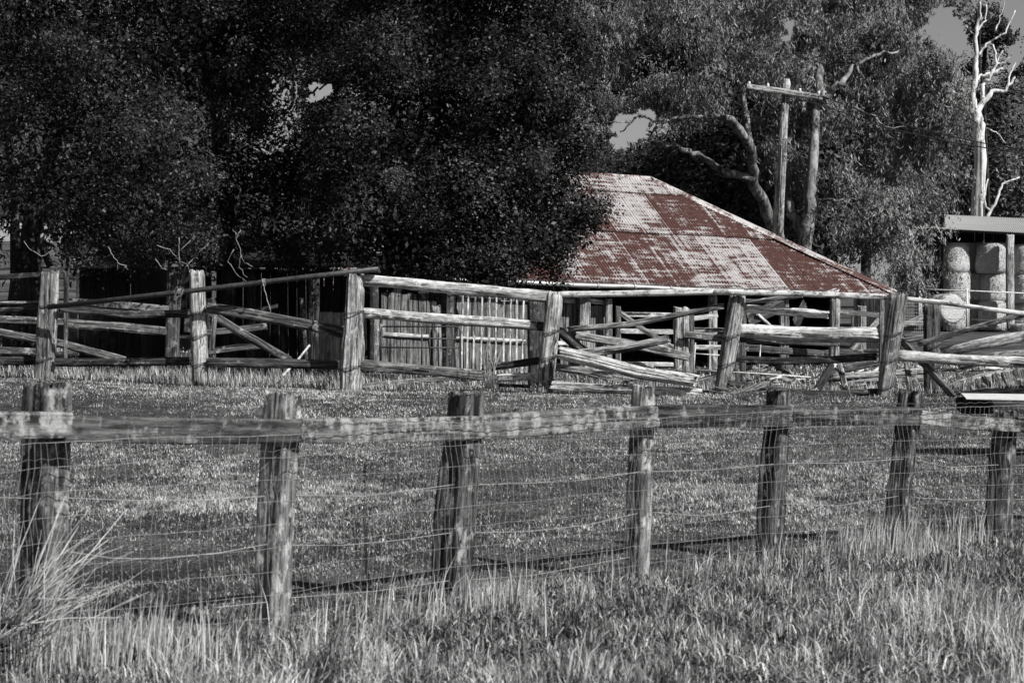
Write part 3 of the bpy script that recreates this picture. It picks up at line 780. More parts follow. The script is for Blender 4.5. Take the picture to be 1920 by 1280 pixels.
# metal pole tied across the top of the fence
mb = MB(); pp = [P(90, 576, 33.6), P(360, 545, 33.1), P(560, 521, 33.2), P(710, 504, 32.8)]
mb.tube(pp, 0.043, 12)
o = mb.build('steel_pole', M['steel_dark']); tag(o, 'long dark steel pole tied at a slant across the top of the left stockyard fence', 'pole')
mb = MB()
for x, y in ((646, 511), (335, 548), (493, 529)):
    c = P(x, y, 33.1)
    for q in range(3):
        mb.tube([c+Vector((0.02*q+0.01*math.sin(w*2), 0.055*math.cos(w), 0.055*math.sin(w))) for w in np.linspace(0, 6.28, 12)], 0.006, 4, False)
mb.tube([P(493+random.uniform(-1, 1)+k*1.7, 531+k*6.2, 33.0) for k in range(10)], 0.008, 5)
mb.tube([P(335+math.sin(k)*9, 548+math.cos(k*1.3)*10, 33.0) for k in range(14)], 0.004, 4)
mb.build('tie_wire', M['wire'], o)

# ------------------------------------------------------------------ gates, tube panels, pickets
def tube_frame(name, label, cat, segs, d, r, mat, nodes=6):
    mb = MB()
    for s_ in segs: mb.tube([P(x, y, d) for x, y in s_], r, nodes)
    return tag(mb.build(name, M[mat]), label, cat)
tube_frame('tubular_gate', 'dark tubular steel gate with rounded corner in front of the sunlit boards', 'gate',
    [[(717, 612), (855, 612), (861, 615), (863, 622), (863, 690)], [(717, 631.5), (864, 636)], [(715, 651), (863, 652)], [(791, 612), (791, 684)], [(805, 612), (807, 688)], [(716, 612), (714, 686)]], 36, 0.014, 'steel_dark')
g_ = tube_frame('steel_hurdle', 'thin pale pipe hurdle leaning low in the middle yard', 'hurdle',
    [[(1304, 642), (1300, 706)], [(1304, 663), (1352, 666)], [(1302, 693), (1420, 700), (1521, 707)]], 33.5, 0.011, 'steel_pale')
tube_frame('steel_peg', 'thin upright grey pipe standing in the yard under the white log rail', 'pipe', [[(1426, 646), (1421, 722)]], 34, 0.014, 'gutter')
mb = MB()
for i, x in enumerate((867, 879, 891, 905, 919, 932, 946, 958, 970, 983)):
    a = wallpt(x-3+random.uniform(-1.5, 1.5), 0, -2.2); b_ = wallpt(x+random.uniform(-1, 1), 0, -2.2)
    a.z = CH+(640-702-random.uniform(-5, 9))*a.y/F; b_.z = CH+(640-556-random.uniform(-2, 2))*b_.y/F
    if i in (8,): a.z += 0.1
    d = (b_-a).normalized(); xx = Vector((1, 0.2, 0)).normalized()
    mb.box((a+b_)/2, xx, d.cross(xx), d, 0.018, 0.008, (b_-a).length/2)
pk = mb.build('picket_gate', M['pale']); tag(pk, 'old gate of narrow white pickets in front of the grey boarded shed wall', 'gate')
mb = MB(); eh = Vector((e_.x, e_.y, 0)).normalized()
for y in (556, 636):
    a = wallpt(860, 0, -2.14); b_ = wallpt(990, 0, -2.14); a.z = CH+(640-y)*a.y/F; b_.z = CH+(640-y-8)*b_.y/F
    mb.tube([a, b_], 0.025, 6)
mb.build('cross_rail', M['grey'], pk)
# iron drum lying in the yard, round bin
mb = MB(); c = P(1470, 700, 37)
mb.tube([c+Vector((0, 0, 0.0)), c+Vector((0.0, 0, 0.05)), c+Vector((0, 0, 0.10)), c+Vector((0, 0, 0.16))], [0.11, 0.15, 0.165, 0.175], 16)
tag(mb.build('feed_bowl', M['grey']), 'round weathered feed bowl sitting low in the middle yard', 'bowl')
# junk leaning inside the right part of the shed
for i, (a, b_, w, lab) in enumerate((((1420, 588), (1446, 612), 5, 'leaning white edged board under the shed roof behind the white log rail'), ((1402, 600), (1470, 570), 26, 'buckled dark sheet of iron leaning in the shed behind the white plank'), ((1490, 612), (1510, 572), 30, 'curved weathered slab leaning in the shed beside the buckled sheet'))):
    tag(T(None, 'junk_board', [a, b_], [44, 44.5], w, 'dark' if i else 'pale', sq=6, dep=0.05, ns=16), lab, 'board')

# ------------------------------------------------------------------ far left shed, slatted wall, far pasture fence
dk = thing('dark_timber_shed', 'dark vertical board shed half hidden under the trees on the left', 'shed', P(210, 675, 44))
def dbox(name, x0, x1, y0, y1, d, mat, parent, w=0.2, gap=0.004, depth=0.015):
    mb = MB(); a = P(x0, y1, d); b_ = P(x1, y0, d); n = max(1, int((b_.x-a.x)/w)); r = random.Random(int(x0*7+y0))
    for i in range(n):
        ww = (b_.x-a.x)/n; zt = b_.z+r.uniform(-0.02, 0.02)
        mb.box((a.x+ww*(i+0.5), d+r.uniform(-0.006, 0.006), (a.z+zt)/2), Vector((1, 0, 0)), Vector((0, 1, 0)), Vector((r.uniform(-.01, .01), 0, 1)), ww/2-gap, depth, (zt-a.z)/2)
    return mb.build(name, M[mat], parent)
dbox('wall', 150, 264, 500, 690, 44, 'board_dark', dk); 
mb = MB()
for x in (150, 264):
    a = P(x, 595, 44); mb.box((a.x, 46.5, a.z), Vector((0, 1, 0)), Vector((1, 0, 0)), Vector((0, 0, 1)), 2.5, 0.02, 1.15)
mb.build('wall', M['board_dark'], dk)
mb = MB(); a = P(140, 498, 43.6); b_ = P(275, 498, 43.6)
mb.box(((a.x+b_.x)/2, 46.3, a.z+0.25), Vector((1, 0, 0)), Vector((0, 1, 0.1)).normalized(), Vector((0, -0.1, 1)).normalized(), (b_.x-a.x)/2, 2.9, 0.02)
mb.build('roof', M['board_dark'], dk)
sw_ = thing('slatted_wall', 'bright sunlit wall of narrow upright slats seen in the gap beside the dark shed', 'wall', P(290, 640, 68))
dbox('slats', 268, 312, 505, 655, 68, 'pale', sw_, 0.085, 0.018, 0.012); dbox('slats', 345, 357, 596, 622, 68, 'pale', sw_, 0.1)
dbox('backing', 262, 372, 500, 668, 68.3, 'board_dark', sw_, 0.2)
pf = thing('pasture_fence', 'thin dark yard rails and posts against the bright pasture far left', 'fence', P(90, 620, 52))
for px in (28, 66, 72, 98, 104, 127, 145): T(pf, 'post', [(px, 640), (px+1, 500)], 52, 4.5, 'dark', ns=10, sq=2.2)
for y in (503, 522, 545, 562, 600): T(pf, 'rail', [(-20, y+2), (70, y-2), (152, y)], 52, 4, 'dark', ns=10, sq=2.2)

ln_ = thing('lean_to_shed', 'black shadowed lean to shed under the leafy trees behind the left stockyard bay', 'shed', P(560, 690, 45))
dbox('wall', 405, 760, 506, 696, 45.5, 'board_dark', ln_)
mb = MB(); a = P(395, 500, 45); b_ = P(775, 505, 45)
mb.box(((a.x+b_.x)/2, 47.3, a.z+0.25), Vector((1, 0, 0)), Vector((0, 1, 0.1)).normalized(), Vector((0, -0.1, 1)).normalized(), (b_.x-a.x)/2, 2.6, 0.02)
mb.build('roof', M['board_dark'], ln_)  # roof toned near black as well, carrying the shade of the trees
for px in (470, 590, 700): T(ln_, 'post', [(px, 690), (px+2, 508)], 45, 17, 'dark', sq=3)
# ------------------------------------------------------------------ hay shed and bales
hs_ = thing('hay_shed', 'open hay shed with a grey corrugated skillion roof on round posts at right', 'shed', P(1893, 612, 83))
def corr_sheet(name, a, b_, c, d, mat, parent, n=320, amp=0.02, per=6):
    """a-b front edge, d-c back edge; corrugated along a-b"""
    V = []; Fs = []
    up = (b_-a).cross(d-a).normalized(); up = up if up.z > 0 else -up
    for k in range(5):
        for i in range(n+1):
            p = (a.lerp(b_, i/n)).lerp(d.lerp(c, i/n), k/4); V.append(p+up*amp*math.sin(2*math.pi*i/per))
    for k in range(4):
        for i in range(n): q = k*(n+1)+i; Fs.append([q, q+1, q+n+2, q+n+1])
    me = bpy.data.meshes.new(name); me.from_pydata(V, [], Fs); me.polygons.foreach_set('use_smooth', [True]*len(Fs)); me.update()
    return link(name, me, M[mat], parent)
corr_sheet('roof', P(1728, 427, 82.5), P(2150, 448, 82.4), P(2150, 420, 88), P(1758, 402, 89), 'iron', hs_, n=700, per=6)
mb = MB(); mb.tube([P(1728, 429, 82.6), P(2150, 450, 82.5)], 0.05, 8); mb.build('eave_beam', M['steel_dark'], hs_)
for px, d in ((1894, 82.3), (1746, 86), (2060, 82.3)):
    T(hs_, 'post', [(px+1, 618), (px-1, 520), (px, 440)], d, 15 if px == 1894 else 12, 'silver', sq=2.3)
dbox('back_wall', 1742, 2120, 418, 612, 89, 'board_dark', hs_, 0.4)
a = P(1742, 515, 86)
mb = MB(); mb.box((a.x, 86, a.z), Vector((0, 1, 0)), Vector((1, 0, 0)), Vector((0, 0, 1)), 3, 0.03, 2.4); mb.build('side_wall', M['board_dark'], hs_)
def bale(px, yc, d, r, h, label, lying=False, group='round hay bales in the shed'):
    mb = MB(); c = P(px, yc, d)
    ax = Vector((0, 0, 1)) if not lying else Vector((0.35, -1, 0.02)).normalized()
    ref = Vector((1, 0, 0)); a_ = (ref-ax*ref.dot(ax)).normalized(); b_ = ax.cross(a_)
    n = 40; rings = 14; V = []; Fs = []; rr_ = random.Random(int(px*3+yc))
    sx, sy = rr_.uniform(-0.05, 0.05), rr_.uniform(-0.05, 0.05)
    for i in range(rings+1):
        f_ = i/rings; z = (f_-0.5)*h; edge = min(f_, 1-f_)*rings
        k = r*(0.86 if edge < 0.5 else 0.955 if edge < 1.5 else 1.0)*(1+0.015*math.sin(f_*9+px))
        for j in range(n):
            w = 2*math.pi*j/n; q = k*(1+0.02*(vnoise(w*4, f_*6+px, 3)-0.5)*2+rr_.uniform(-0.006, 0.006))
            V.append(c+a_*(q*math.cos(w)+sx*z)+b_*(q*math.sin(w)+sy*z)+ax*z)
    for i in range(rings):
        for j in range(n): Fs.append([i*n+j, i*n+(j+1) % n, (i+1)*n+(j+1) % n, (i+1)*n+j])
    k0 = len(V)
    for e in (0, rings):                                    # spiral ends
        for q in range(1, 5):
            for j in range(n):
                w = 2*math.pi*j/n; V.append(c+a_*(r*0.86*(1-q/5)*math.cos(w))+b_*(r*0.86*(1-q/5)*math.sin(w))+ax*((e/rings-0.5)*h+(0.004*(q % 2)+0.01)*(1 if e else -1)))
        prev = [e*n+j for j in range(n)]
        for q in range(4):
            cur = [k0+q*n+j for j in range(n)]
            for j in range(n):
                f4 = [prev[j], prev[(j+1) % n], cur[(j+1) % n], cur[j]]; Fs.append(f4 if e else f4[::-1])
            prev = cur
        Fs.append(prev if e else prev[::-1]); k0 += 4*n
    me = bpy.data.meshes.new('hay_bale'); me.from_pydata([v-c for v in V], [], Fs)
    me.polygons.foreach_set('use_smooth', [i < rings*n for i in range(len(Fs))]); me.update()
    o = link('hay_bale', me, M['hay'], None, Matrix.Translation(c)); tag(o, label, 'hay bale', group)
    # ragged straws and loose netting
    q_ = []
    cc = np.array(c); nn = 1600
    for s_ in range(nn):
        w = rr_.uniform(0, 6.28); z = rr_.uniform(-0.5, 0.5)*h
        p = c+a_*(r*math.cos(w))+b_*(r*math.sin(w))+ax*z
        dd = Vector((rr_.gauss(0, 1), rr_.gauss(0, 1), rr_.gauss(0, 1))).normalized()*0.09
        ss = dd.cross(Vector((0, 0, 1)))*0.1
        q_.append([p-ss, p+ss, p+dd+ss, p+dd-ss])
    quads('loose_straw', np.array(q_), np.random.default_rng(1).random(nn), M['stalk'], o, origin=cc)
    return o
rows_ = [(592, 'bottom row'), (538, 'middle row'), (484, 'top row')]
colsb = [(1790, 83.5, 0.62, 'leftmost front column'), (1828, 84.3, 0.66, 'second column set slightly back'), (1861, 83.5, 0.59, 'column just left of the shed post'), (1924, 83.5, 0.62, 'column just right of the shed post'), (1976, 83.5, 0.6, 'last column at the right')]
for yc, rn in rows_:
    for px, d, r, cn in colsb:
        rad = r*(1.12 if (yc == 484 and px == 1861) else 0.95 if (yc == 484 and px == 1922) else 1.0)
        yy = yc+(0 if px < 1900 else 3); hh = 1.21
        if yc == 484 and px == 1922: yy += 4; 
        bale(px+random.uniform(-2.5, 2.5), yy, d+random.uniform(-0.12, 0.12), rad, hh*(1.03 if yc == 484 else 1), 'round hay bale, %s, %s' % (rn, cn))
bale(1772, 580, 76, 0.58, 1.2, 'round hay bale lying on its side in front of the stack', True, 'round hay bales on the ground')
bale(1920, 622, 76, 0.5, 0.6, 'low pale hay bale end beside the shed post at the right edge', False, 'round hay bales on the ground')
# pipe rail fence before the hay
pr = thing('pipe_rail_fence', 'thin steel pipe rail fence in front of the stacked hay bales', 'fence', P(1813, 610, 66))
mb = MB(); mb.tube([P(1690, 541, 66), P(1813, 545, 65.5), P(2000, 553, 65)], 0.022, 6); mb.build('rail', M['steel_pale'], pr)
mb = MB(); mb.tube([P(1690, 575, 66), P(2000, 585, 65)], 0.006, 4); mb.tube([P(1690, 595, 66), P(2000, 604, 65)], 0.006, 4); mb.build('wire', M['wire'], pr)
for px in (1724, 1813, 1990):
    mb = MB(); mb.tube([P(px, 618, 65.5), P(px, 541, 65.5)], 0.035, 8); mb.build('post', M['steel_pale'], pr)
    mb = MB(); mb.tube([P(px+4, 616, 65.5), P(px+3.5, 550, 65.5)], 0.016, 6); mb.build('post', M['steel_pale'], pr)
# mesh panel between the shed and the right yard
mp = MB()
for i in range(14): x = 1690+i*3.6; mp.tube([P(x, 566, 38), P(x, 640, 38)], 0.004, 4, False)
for i in range(13): y = 568+i*6; mp.tube([P(1688, y, 38), P(1740, y+0.5, 38)], 0.004, 4, False)
tag(mp.build('mesh_panel', M['wire']), 'square wire mesh panel between the big leaning post and the stump like post', 'mesh panel')

# trough block on legs at the right, behind the near fence
tb = thing('slab_table', 'low heavy timber bench with a bright pale top at the right edge', 'bench', P(1960, 870, 21.5))
d0 = 21.4
def blockbox(name, x0, x1, y0, y1, d, dep, mat, rot=0.0):
    a = P(x0, y1, d); b_ = P(x1, y0, d)
    return log(name, [Vector((a.x, d+dep/2, (a.z+b_.z)/2)), Vector((b_.x, d+dep/2+rot, (a.z+b_.z)/2))], b_.z-a.z, dep, M[mat], tb, sq=9, ns=32, rough=0.03, groove=0.01, jag=0.02)
blockbox('beam', 1862, 2090, 751, 776, d0, 0.2, 'grey'); blockbox('beam', 1812, 1862, 745, 776, d0+0.16, 0.45, 'board_dark')
top_ = MB(); a = P(1816, 741, d0); b_ = P(2095, 747, d0)
vs = [Vector((a.x-0.02, d0+0.02, a.z-0.018)), Vector((b_.x, d0-0.06, b_.z-0.016)), Vector((b_.x, d0+0.55, b_.z+0.035)), Vector((a.x+0.06, d0+0.62, a.z+0.02))]
vs = [v-Vector((0, 0, 0.012)) for v in vs]; top_.v = vs+[v-Vector((0, 0, 0.012)) for v in vs]; top_.f = [[0, 1, 2, 3], [7, 6, 5, 4], [0, 4, 5, 1], [1, 5, 6, 2], [2, 6, 7, 3], [3, 7, 4, 0]]; top_.sm = [False]*6
top_.build('top', M['concrete'], tb)
for px in (1878, 2070): T(tb, 'leg', [(px, 880), (px, 774)], d0+0.25, 26, 'grey', sq=5)

# ------------------------------------------------------------------ utility pole and wires
up = thing('utility_pole', 'split weathered wooden power pole with a crossarm behind the shed roof', 'pole', P(1456, 560, 58))
T(up, 'pole', [(1452, 600), (1459, 400), (1475, 158)], 58, 21, 'silver', sq=2.6, taper=0.72, ns=32, groove=0.03, rough=0.03)
T(up, 'pole_cap', [(1475, 162), (1475, 149)], 58, 16, 'pale', sq=2.2, ns=20, taper=0.7)
T(up, 'stay_timber', [(1463, 560), (1466, 400), (1472, 260)], 57.75, 8, 'silver', sq=5, dep=0.08)
T(up, 'crossarm', [(1400, 163), (1470, 172), (1542, 184)], 57.8, 10, 'silver', sq=6, dep=0.12)
mb = MB()
for x, y in ((1405, 160), (1440, 164), (1500, 173), (1535, 178)): mb.tube([P(x, y, 57.8), P(x, y-7, 57.8)], [0.045, 0.03], 8)
mb.build('insulator', M['steel_pale'], up)
def cable(label, pix, ds, r=0.016):
    mb = MB(); pts = [P(x, y, d) for (x, y), d in zip(pix, ds)]
    out = []
    for i in range(len(pts)-1):
        for k in range(6): out.append(pts[i].lerp(pts[i+1], k/6))
    out.append(pts[-1]); mb.tube(out, r, 5); tag(mb.build('power_line', M['steel_dark']), label, 'power line', 'power lines from the pole')
cable('upper thin black power line running down right from the crossarm', [(1538, 179), (1640, 218), (1740, 246), (1840, 268), (1990, 292)], [57.7, 56, 54, 52, 49])
cable('lower thin black power line running down right from the pole', [(1478, 180), (1560, 204), (1660, 240), (1790, 268), (1990, 300)], [57.7, 55, 53, 51, 48])

# ------------------------------------------------------------------ near fence
P3 = [(-60, 1260, -50, 770), (85, 1244, 92, 722), (508, 1197, 532, 739), (838, 1142, 873, 739), (1193, 1095, 1208, 725), (1440, 1064, 1457, 733), (1672, 1040, 1708, 735), (1868, 1025, 1885, 772), (2080, 1018, 2090, 760)]
DD = [9.15, 9.7, 10.5, 11.7, 12.9, 13.8, 14.6, 15.2, 15.7]
WW = [90, 84, 66, 70, 46, 48, 45, 50, 50]
nf_ = thing('paddock_fence', 'near post and rail paddock fence with wire netting across the foreground', 'fence', P(838, 1142, 11.9))
fdir = [Vector((1, 1, 0)).normalized()]*len(P3)
for i, ((xb, yb, xt, yt), d, w) in enumerate(zip(P3, DD, WW)):
    th = w*d/F; a = P(xb, yb+12, d+0.25); b_ = P(xt, yt, d+0.25)
    mt = ['front_post', 'front_post', 'front_post_pale', 'front_post', 'front_post_pale', 'front_post', 'front_post', 'front_post', 'front_post'][i]
    o = log('post', [a, a.lerp(b_, 0.5)+Vector((random.uniform(-.01, .01), 0, 0)), b_], th*0.86, th*0.80, M[mt], nf_, sq=9, ns=72, rough=0.09, groove=0.014, taper=0.97, jag=0.02, roll=math.radians([-35, -35, -30, -38, -30, -35, -35, -35, -35][i]))
rails = [((-120, 797), (130, 797), 50, 'rail_light'), ((118, 802), (566, 809), 47, 'rail_dark'), ((560, 807), (908, 800), 44, 'rail_light'), ((902, 801), (1231, 780), 44, 'rail_light'), ((1229, 781), (1482, 780), 42, 'rail_dark'), ((1480, 780), (1724, 779), 33, 'rail_dark'), ((1722, 781), (1912, 799), 25, 'rail_light'), ((1905, 794), (2100, 800), 30, 'rail_dark')]
def fd(px): return float(np.interp(px, [p[0] for p in P3], DD))
for i, (a, b_, th, mt) in enumerate(rails):
    d0_, d1_ = fd(a[0])+0.0, fd(b_[0])+0.0
    pa, pb = P(a[0], a[1], d0_), P(b_[0], b_[1], d1_)
    thm = th*(d0_+d1_)/2/F
    log('rail', [pa, pa.lerp(pb, 0.5)+Vector((0, 0, random.uniform(-0.008, 0.004))), pb], thm, 0.05, M[mt], nf_, sq=9, ns=40, rough=0.04, groove=0.015, jag=0.01, taper=(d1_/d0_ if False else 1.0))
# netting
def fence_pt(s):       # s in 0..len-1 post units
    i = int(min(len(P3)-2, max(0, math.floor(s)))); f_ = s-i
    def q(j):
        x = (P3[j][0]+P3[j][2])/2; d = DD[j]-0.09
        return Vector(((x-960)*d/F, d, 0))
    return q(i).lerp(q(i+1), f_)
lens = [(fence_pt(i+1)-fence_pt(i)).length for i in range(len(P3)-1)]; cum = [0]
for l in lens: cum.append(cum[-1]+l)
def along(u):
    s = float(np.interp(u, cum, range(len(cum)))); return fence_pt(s)
mb = MB(); LF = cum[-1]
HZ = [0.02+0.118*k for k in range(10)]
def nz_(u, h):
    return Vector((0, 0, h+0.006*math.sin(u*2.3+h*5)+0.003*math.sin(u*7.1+h*11)+0.0015*math.sin(u*23+h*3)))
toff = lambda u: Vector((0.012*math.sin(u*3.1), -0.015-0.02*abs(math.sin(u*2.1)), 0))
for h in HZ:
    mb.tube([along(u)+nz_(u, h)+toff(u+h*4) for u in np.arange(0, LF, 0.045)], 0.0012 if h < 1.0 else 0.0017, 4, False)
for u in np.arange(0.01, LF, 0.052):
    uu = u+random.uniform(-0.004, 0.004); sk = random.uniform(-0.012, 0.012)
    mb.tube([along(min(LF, max(0, uu+sk*math.sin(h*3)+0.01*math.sin(h*6+u*3))))+nz_(uu, h)+toff(uu+h*4) for h in HZ], 0.00125, 4, False)
mb.build('wire_netting', M['wire'], nf_)
mb = MB()                                                    # twisted dark top strand stapled along the rail
for rr0, hh in ((0.0, 1.115), (0.0, 1.0)):
    mb.tube([along(u)+Vector((0.0, -0.02, hh+0.006*math.sin(u*2.7+hh)+0.004*math.sin(u*60))) for u in np.arange(0, LF, 0.02)], 0.0025, 5, False)
mb.build('top_strand', M['wire_rust'], nf_)
def sagwire(seq):
    out = []
    pts = [P(x, y, fd(x)+dd) for x, y, dd in seq]
    mb = MB(); o_ = []
    for i in range(len(pts)-1):
        for k in range(8): o_.append(pts[i].lerp(pts[i+1], k/8))
    o_.append(pts[-1]); mb.tube(o_, 0.0024, 6); mb.build('plain_wire', M['wire_thick'], nf_)
for s_ in ([(-60, 930, .05), (60, 934, .05)], [(125, 933, .05), (250, 938, .1), (380, 937, .1), (497, 930, .05)], [(125, 1033, .05), (210, 1046, .1), (300, 1047, .1), (410, 1036, .1), (500, 1020, .03)], [(400, 1139, .1), (500, 1128, .05)],
           [(553, 928, .1), (680, 930, .1), (760, 920, .1), (852, 908, .02)], [(545, 1022, .1), (640, 1022, .1), (740, 1013, .1), (848, 998, .02)], [(545, 1120, .1), (700, 1108, .1), (842, 1088, .02)],
           [(895, 908, .1), (980, 906, .1), (1090, 900, .1), (1200, 884, .02)], [(890, 998, .1), (990, 996, .1), (1100, 984, .1), (1195, 962, .02)], [(885, 1086, .1), (1000, 1078, .1), (1180, 1044, .02)],
           [(1225, 884, .1), (1330, 881, .1), (1450, 870, .02)], [(1224, 960, .1), (1320, 967, .1), (1444, 948, .02)], [(1476, 868, .1), (1580, 868, .1), (1694, 860, .02)], [(1470, 944, .1), (1570, 948, .1), (1683, 930, .02)],
           [(1718, 862, .1), (1780, 876, .1), (1872, 871, .02)], [(1712, 932, .1), (1800, 937, .1), (1870, 936, .02)], [(1900, 936, .1), (2090, 930, .1)], [(1900, 872, .1), (2090, 866, .1)]):
    sagwire(s_)

# ------------------------------------------------------------------ trees
def tree(name, label, base, limbs, ells, nspray, per, sig, leafL, leafW, mat, bark, droop=0.0, void=None, group=None, shell=0.55, inner=0, flat=1.0, cat='tree', innerL=0.13, bunch=34, strands=False):
    """limbs: list of (points, r0, r1)"""
    base = Vector(base)
    root = thing(name, label, cat, base, group)
    for i, (pts, r0, r1) in enumerate(limbs):
        mb = MB(); limb(mb, pts, r0, r1, 12 if r0 > 0.15 else 7)
        mb.build('trunk' if i == 0 else 'limb', M[bark], root)
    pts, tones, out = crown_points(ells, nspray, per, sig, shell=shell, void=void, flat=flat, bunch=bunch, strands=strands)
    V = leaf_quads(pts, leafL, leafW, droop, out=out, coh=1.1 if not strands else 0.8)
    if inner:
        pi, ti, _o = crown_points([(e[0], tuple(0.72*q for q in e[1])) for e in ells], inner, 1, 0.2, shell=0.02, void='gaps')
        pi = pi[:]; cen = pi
        V2 = leaf_quads(cen, innerL, innerL*0.6, 0); V = np.concatenate([V, V2]); tones = np.concatenate([tones, ti*0.05])  # inner leaves toned near black, painting in the shade inside the crown
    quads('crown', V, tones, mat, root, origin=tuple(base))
    return root
def gb(px, d, dz=-0.2):
    x = (px-960)*d/F; return Vector((x, d, gz(x, d)+dz))

# big glossy dark trees on the left
d = 39
E1 = [E(190, 110, 39, 200, 190, 2.3), E(90, 330, 38.6, 150, 150, 2.0), E(270, 320, 38.2, 140, 150, 2.0), E(60, 40, 40, 200, 200, 2.5), E(330, 30, 40.5, 120, 140, 2), E(340, 420, 38.6, 70, 70, 1.1), E(170, 440, 38.6, 90, 50, 1.2), E(60, -150, 40, 300, 150, 3), E(100, -330, 40, 260, 160, 3), E(300, 450, 38.8, 60, 30, 0.8)]
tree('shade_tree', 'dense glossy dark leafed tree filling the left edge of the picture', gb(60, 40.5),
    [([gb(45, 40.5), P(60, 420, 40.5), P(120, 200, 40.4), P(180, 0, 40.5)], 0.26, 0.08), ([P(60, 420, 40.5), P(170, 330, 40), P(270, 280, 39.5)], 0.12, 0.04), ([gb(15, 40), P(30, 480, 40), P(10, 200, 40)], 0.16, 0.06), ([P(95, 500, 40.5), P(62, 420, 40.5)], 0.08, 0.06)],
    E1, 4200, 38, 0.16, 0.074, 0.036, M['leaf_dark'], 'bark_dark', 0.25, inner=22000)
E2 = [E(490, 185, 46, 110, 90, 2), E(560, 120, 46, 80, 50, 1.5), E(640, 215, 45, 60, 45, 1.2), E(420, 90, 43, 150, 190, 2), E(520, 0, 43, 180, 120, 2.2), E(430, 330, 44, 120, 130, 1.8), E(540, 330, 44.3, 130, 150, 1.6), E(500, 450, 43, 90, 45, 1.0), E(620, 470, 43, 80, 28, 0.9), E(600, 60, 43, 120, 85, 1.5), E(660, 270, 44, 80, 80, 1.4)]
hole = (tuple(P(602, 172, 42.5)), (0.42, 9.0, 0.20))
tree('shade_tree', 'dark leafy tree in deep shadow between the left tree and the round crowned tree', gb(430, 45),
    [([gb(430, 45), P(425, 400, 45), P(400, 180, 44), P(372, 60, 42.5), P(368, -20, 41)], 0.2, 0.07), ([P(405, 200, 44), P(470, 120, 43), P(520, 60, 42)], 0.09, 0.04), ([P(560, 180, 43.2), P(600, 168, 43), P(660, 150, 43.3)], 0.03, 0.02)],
    E2, 2900, 36, 0.17, 0.074, 0.036, M['leaf_shade'], 'bark_dark', 0.25, inner=18000)
E3 = [E(800, 130, 39, 200, 170, 2.6), E(960, 240, 38.6, 150, 170, 2.1), E(740, 310, 37.8, 140, 150, 2.0), E(900, 400, 37.6, 130, 110, 1.8), E(1015, 370, 37.8, 68, 95, 1.3), E(1085, 410, 37.6, 50, 36, 0.6), E(1050, 450, 37.6, 45, 35, 0.7), E(1118, 392, 37.5, 22, 16, 0.35), E(790, 450, 37.4, 60, 50, 1.0), E(690, 170, 38.6, 90, 90, 1.5), E(860, -20, 39.5, 240, 130, 2.6), E(880, -230, 39.5, 280, 180, 3), E(820, 478, 37.6, 95, 36, 1.0), E(950, 480, 37.4, 85, 38, 1.0), E(990, 440, 37.5, 70, 60, 1.1), E(1000, 60, 39.2, 110, 120, 2), E(1055, 235, 38.6, 66, 85, 1.2), E(990, 455, 37.4, 60, 35, 0.8), E(640, 290, 38.6, 50, 100, 1), E(1035, 500, 37.6, 30, 16, 0.5), E(700, 440, 38, 55, 45, 0.9), E(690, 480, 38.5, 50, 20, 0.6), E(760, 478, 37.9, 80, 34, 1.0), E(880, 482, 37.2, 80, 34, 1.0), E(720, 465, 38.6, 70, 35, 0.9), E(860, 490, 37.4, 70, 18, 0.7), E(930, 495, 37.4, 50, 16, 0.6), E(600, 440, 39, 60, 50, 0.8)]
hole2 = (tuple(P(602, 172, 38)), (0.42, 12.0, 0.24))
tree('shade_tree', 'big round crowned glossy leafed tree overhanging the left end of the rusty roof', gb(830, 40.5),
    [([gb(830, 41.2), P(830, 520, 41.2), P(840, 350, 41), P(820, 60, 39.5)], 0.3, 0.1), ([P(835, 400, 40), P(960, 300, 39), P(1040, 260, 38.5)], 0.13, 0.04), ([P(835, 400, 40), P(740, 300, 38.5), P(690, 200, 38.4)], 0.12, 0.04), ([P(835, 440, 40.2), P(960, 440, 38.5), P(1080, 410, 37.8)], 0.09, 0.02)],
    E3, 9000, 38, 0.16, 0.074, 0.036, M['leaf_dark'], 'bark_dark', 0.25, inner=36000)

# hanging bare twigs under the left trees
def twig(label, seqs, d):
    mb = MB()
    for s_ in seqs:
        pts = [P(x, y, d+random.uniform(-0.1, 0.1)) for x, y in s_]; out = []
        for i in range(len(pts)-1):
            for k in range(3): out.append(pts[i].lerp(pts[i+1], k/3)+Vector((random.gauss(0, .008), 0, random.gauss(0, .008))))
        out.append(pts[-1]); mb.tube(out, [0.010-0.007*i/len(out) for i in range(len(out))], 5)
    o = mb.build('bare_branch', M['twig']); tag(o, label, 'branch', 'bare branches hanging below the leafy trees')
twig('bare twisted twig hanging left of the first grey post', [[(202, 462), (212, 480), (220, 492), (219, 508)], [(220, 492), (236, 498), (240, 506)], [(236, 498), (228, 510)]], 37)
twig('bare forked branch above the second grey post', [[(336, 445), (335, 470), (338, 490), (352, 497)], [(352, 497), (362, 485), (376, 470), (392, 455)], [(295, 460), (318, 468), (336, 488)], [(294, 487), (300, 498), (314, 506)], [(338, 470), (358, 450)], [(352, 497), (355, 508)]], 36.6)
twig('bare zigzag branch hanging over the dark steel pole', [[(450, 432), (442, 450), (452, 478), (458, 492)], [(444, 440), (436, 430)], [(438, 468), (426, 490), (440, 510), (462, 528)], [(452, 478), (448, 500), (464, 520)], [(458, 492), (474, 500)]], 36.6)
twig('short bare twig at the far left below the leaves', [[(60, 470), (78, 480), (100, 470)], [(45, 452), (60, 470)]], 37)

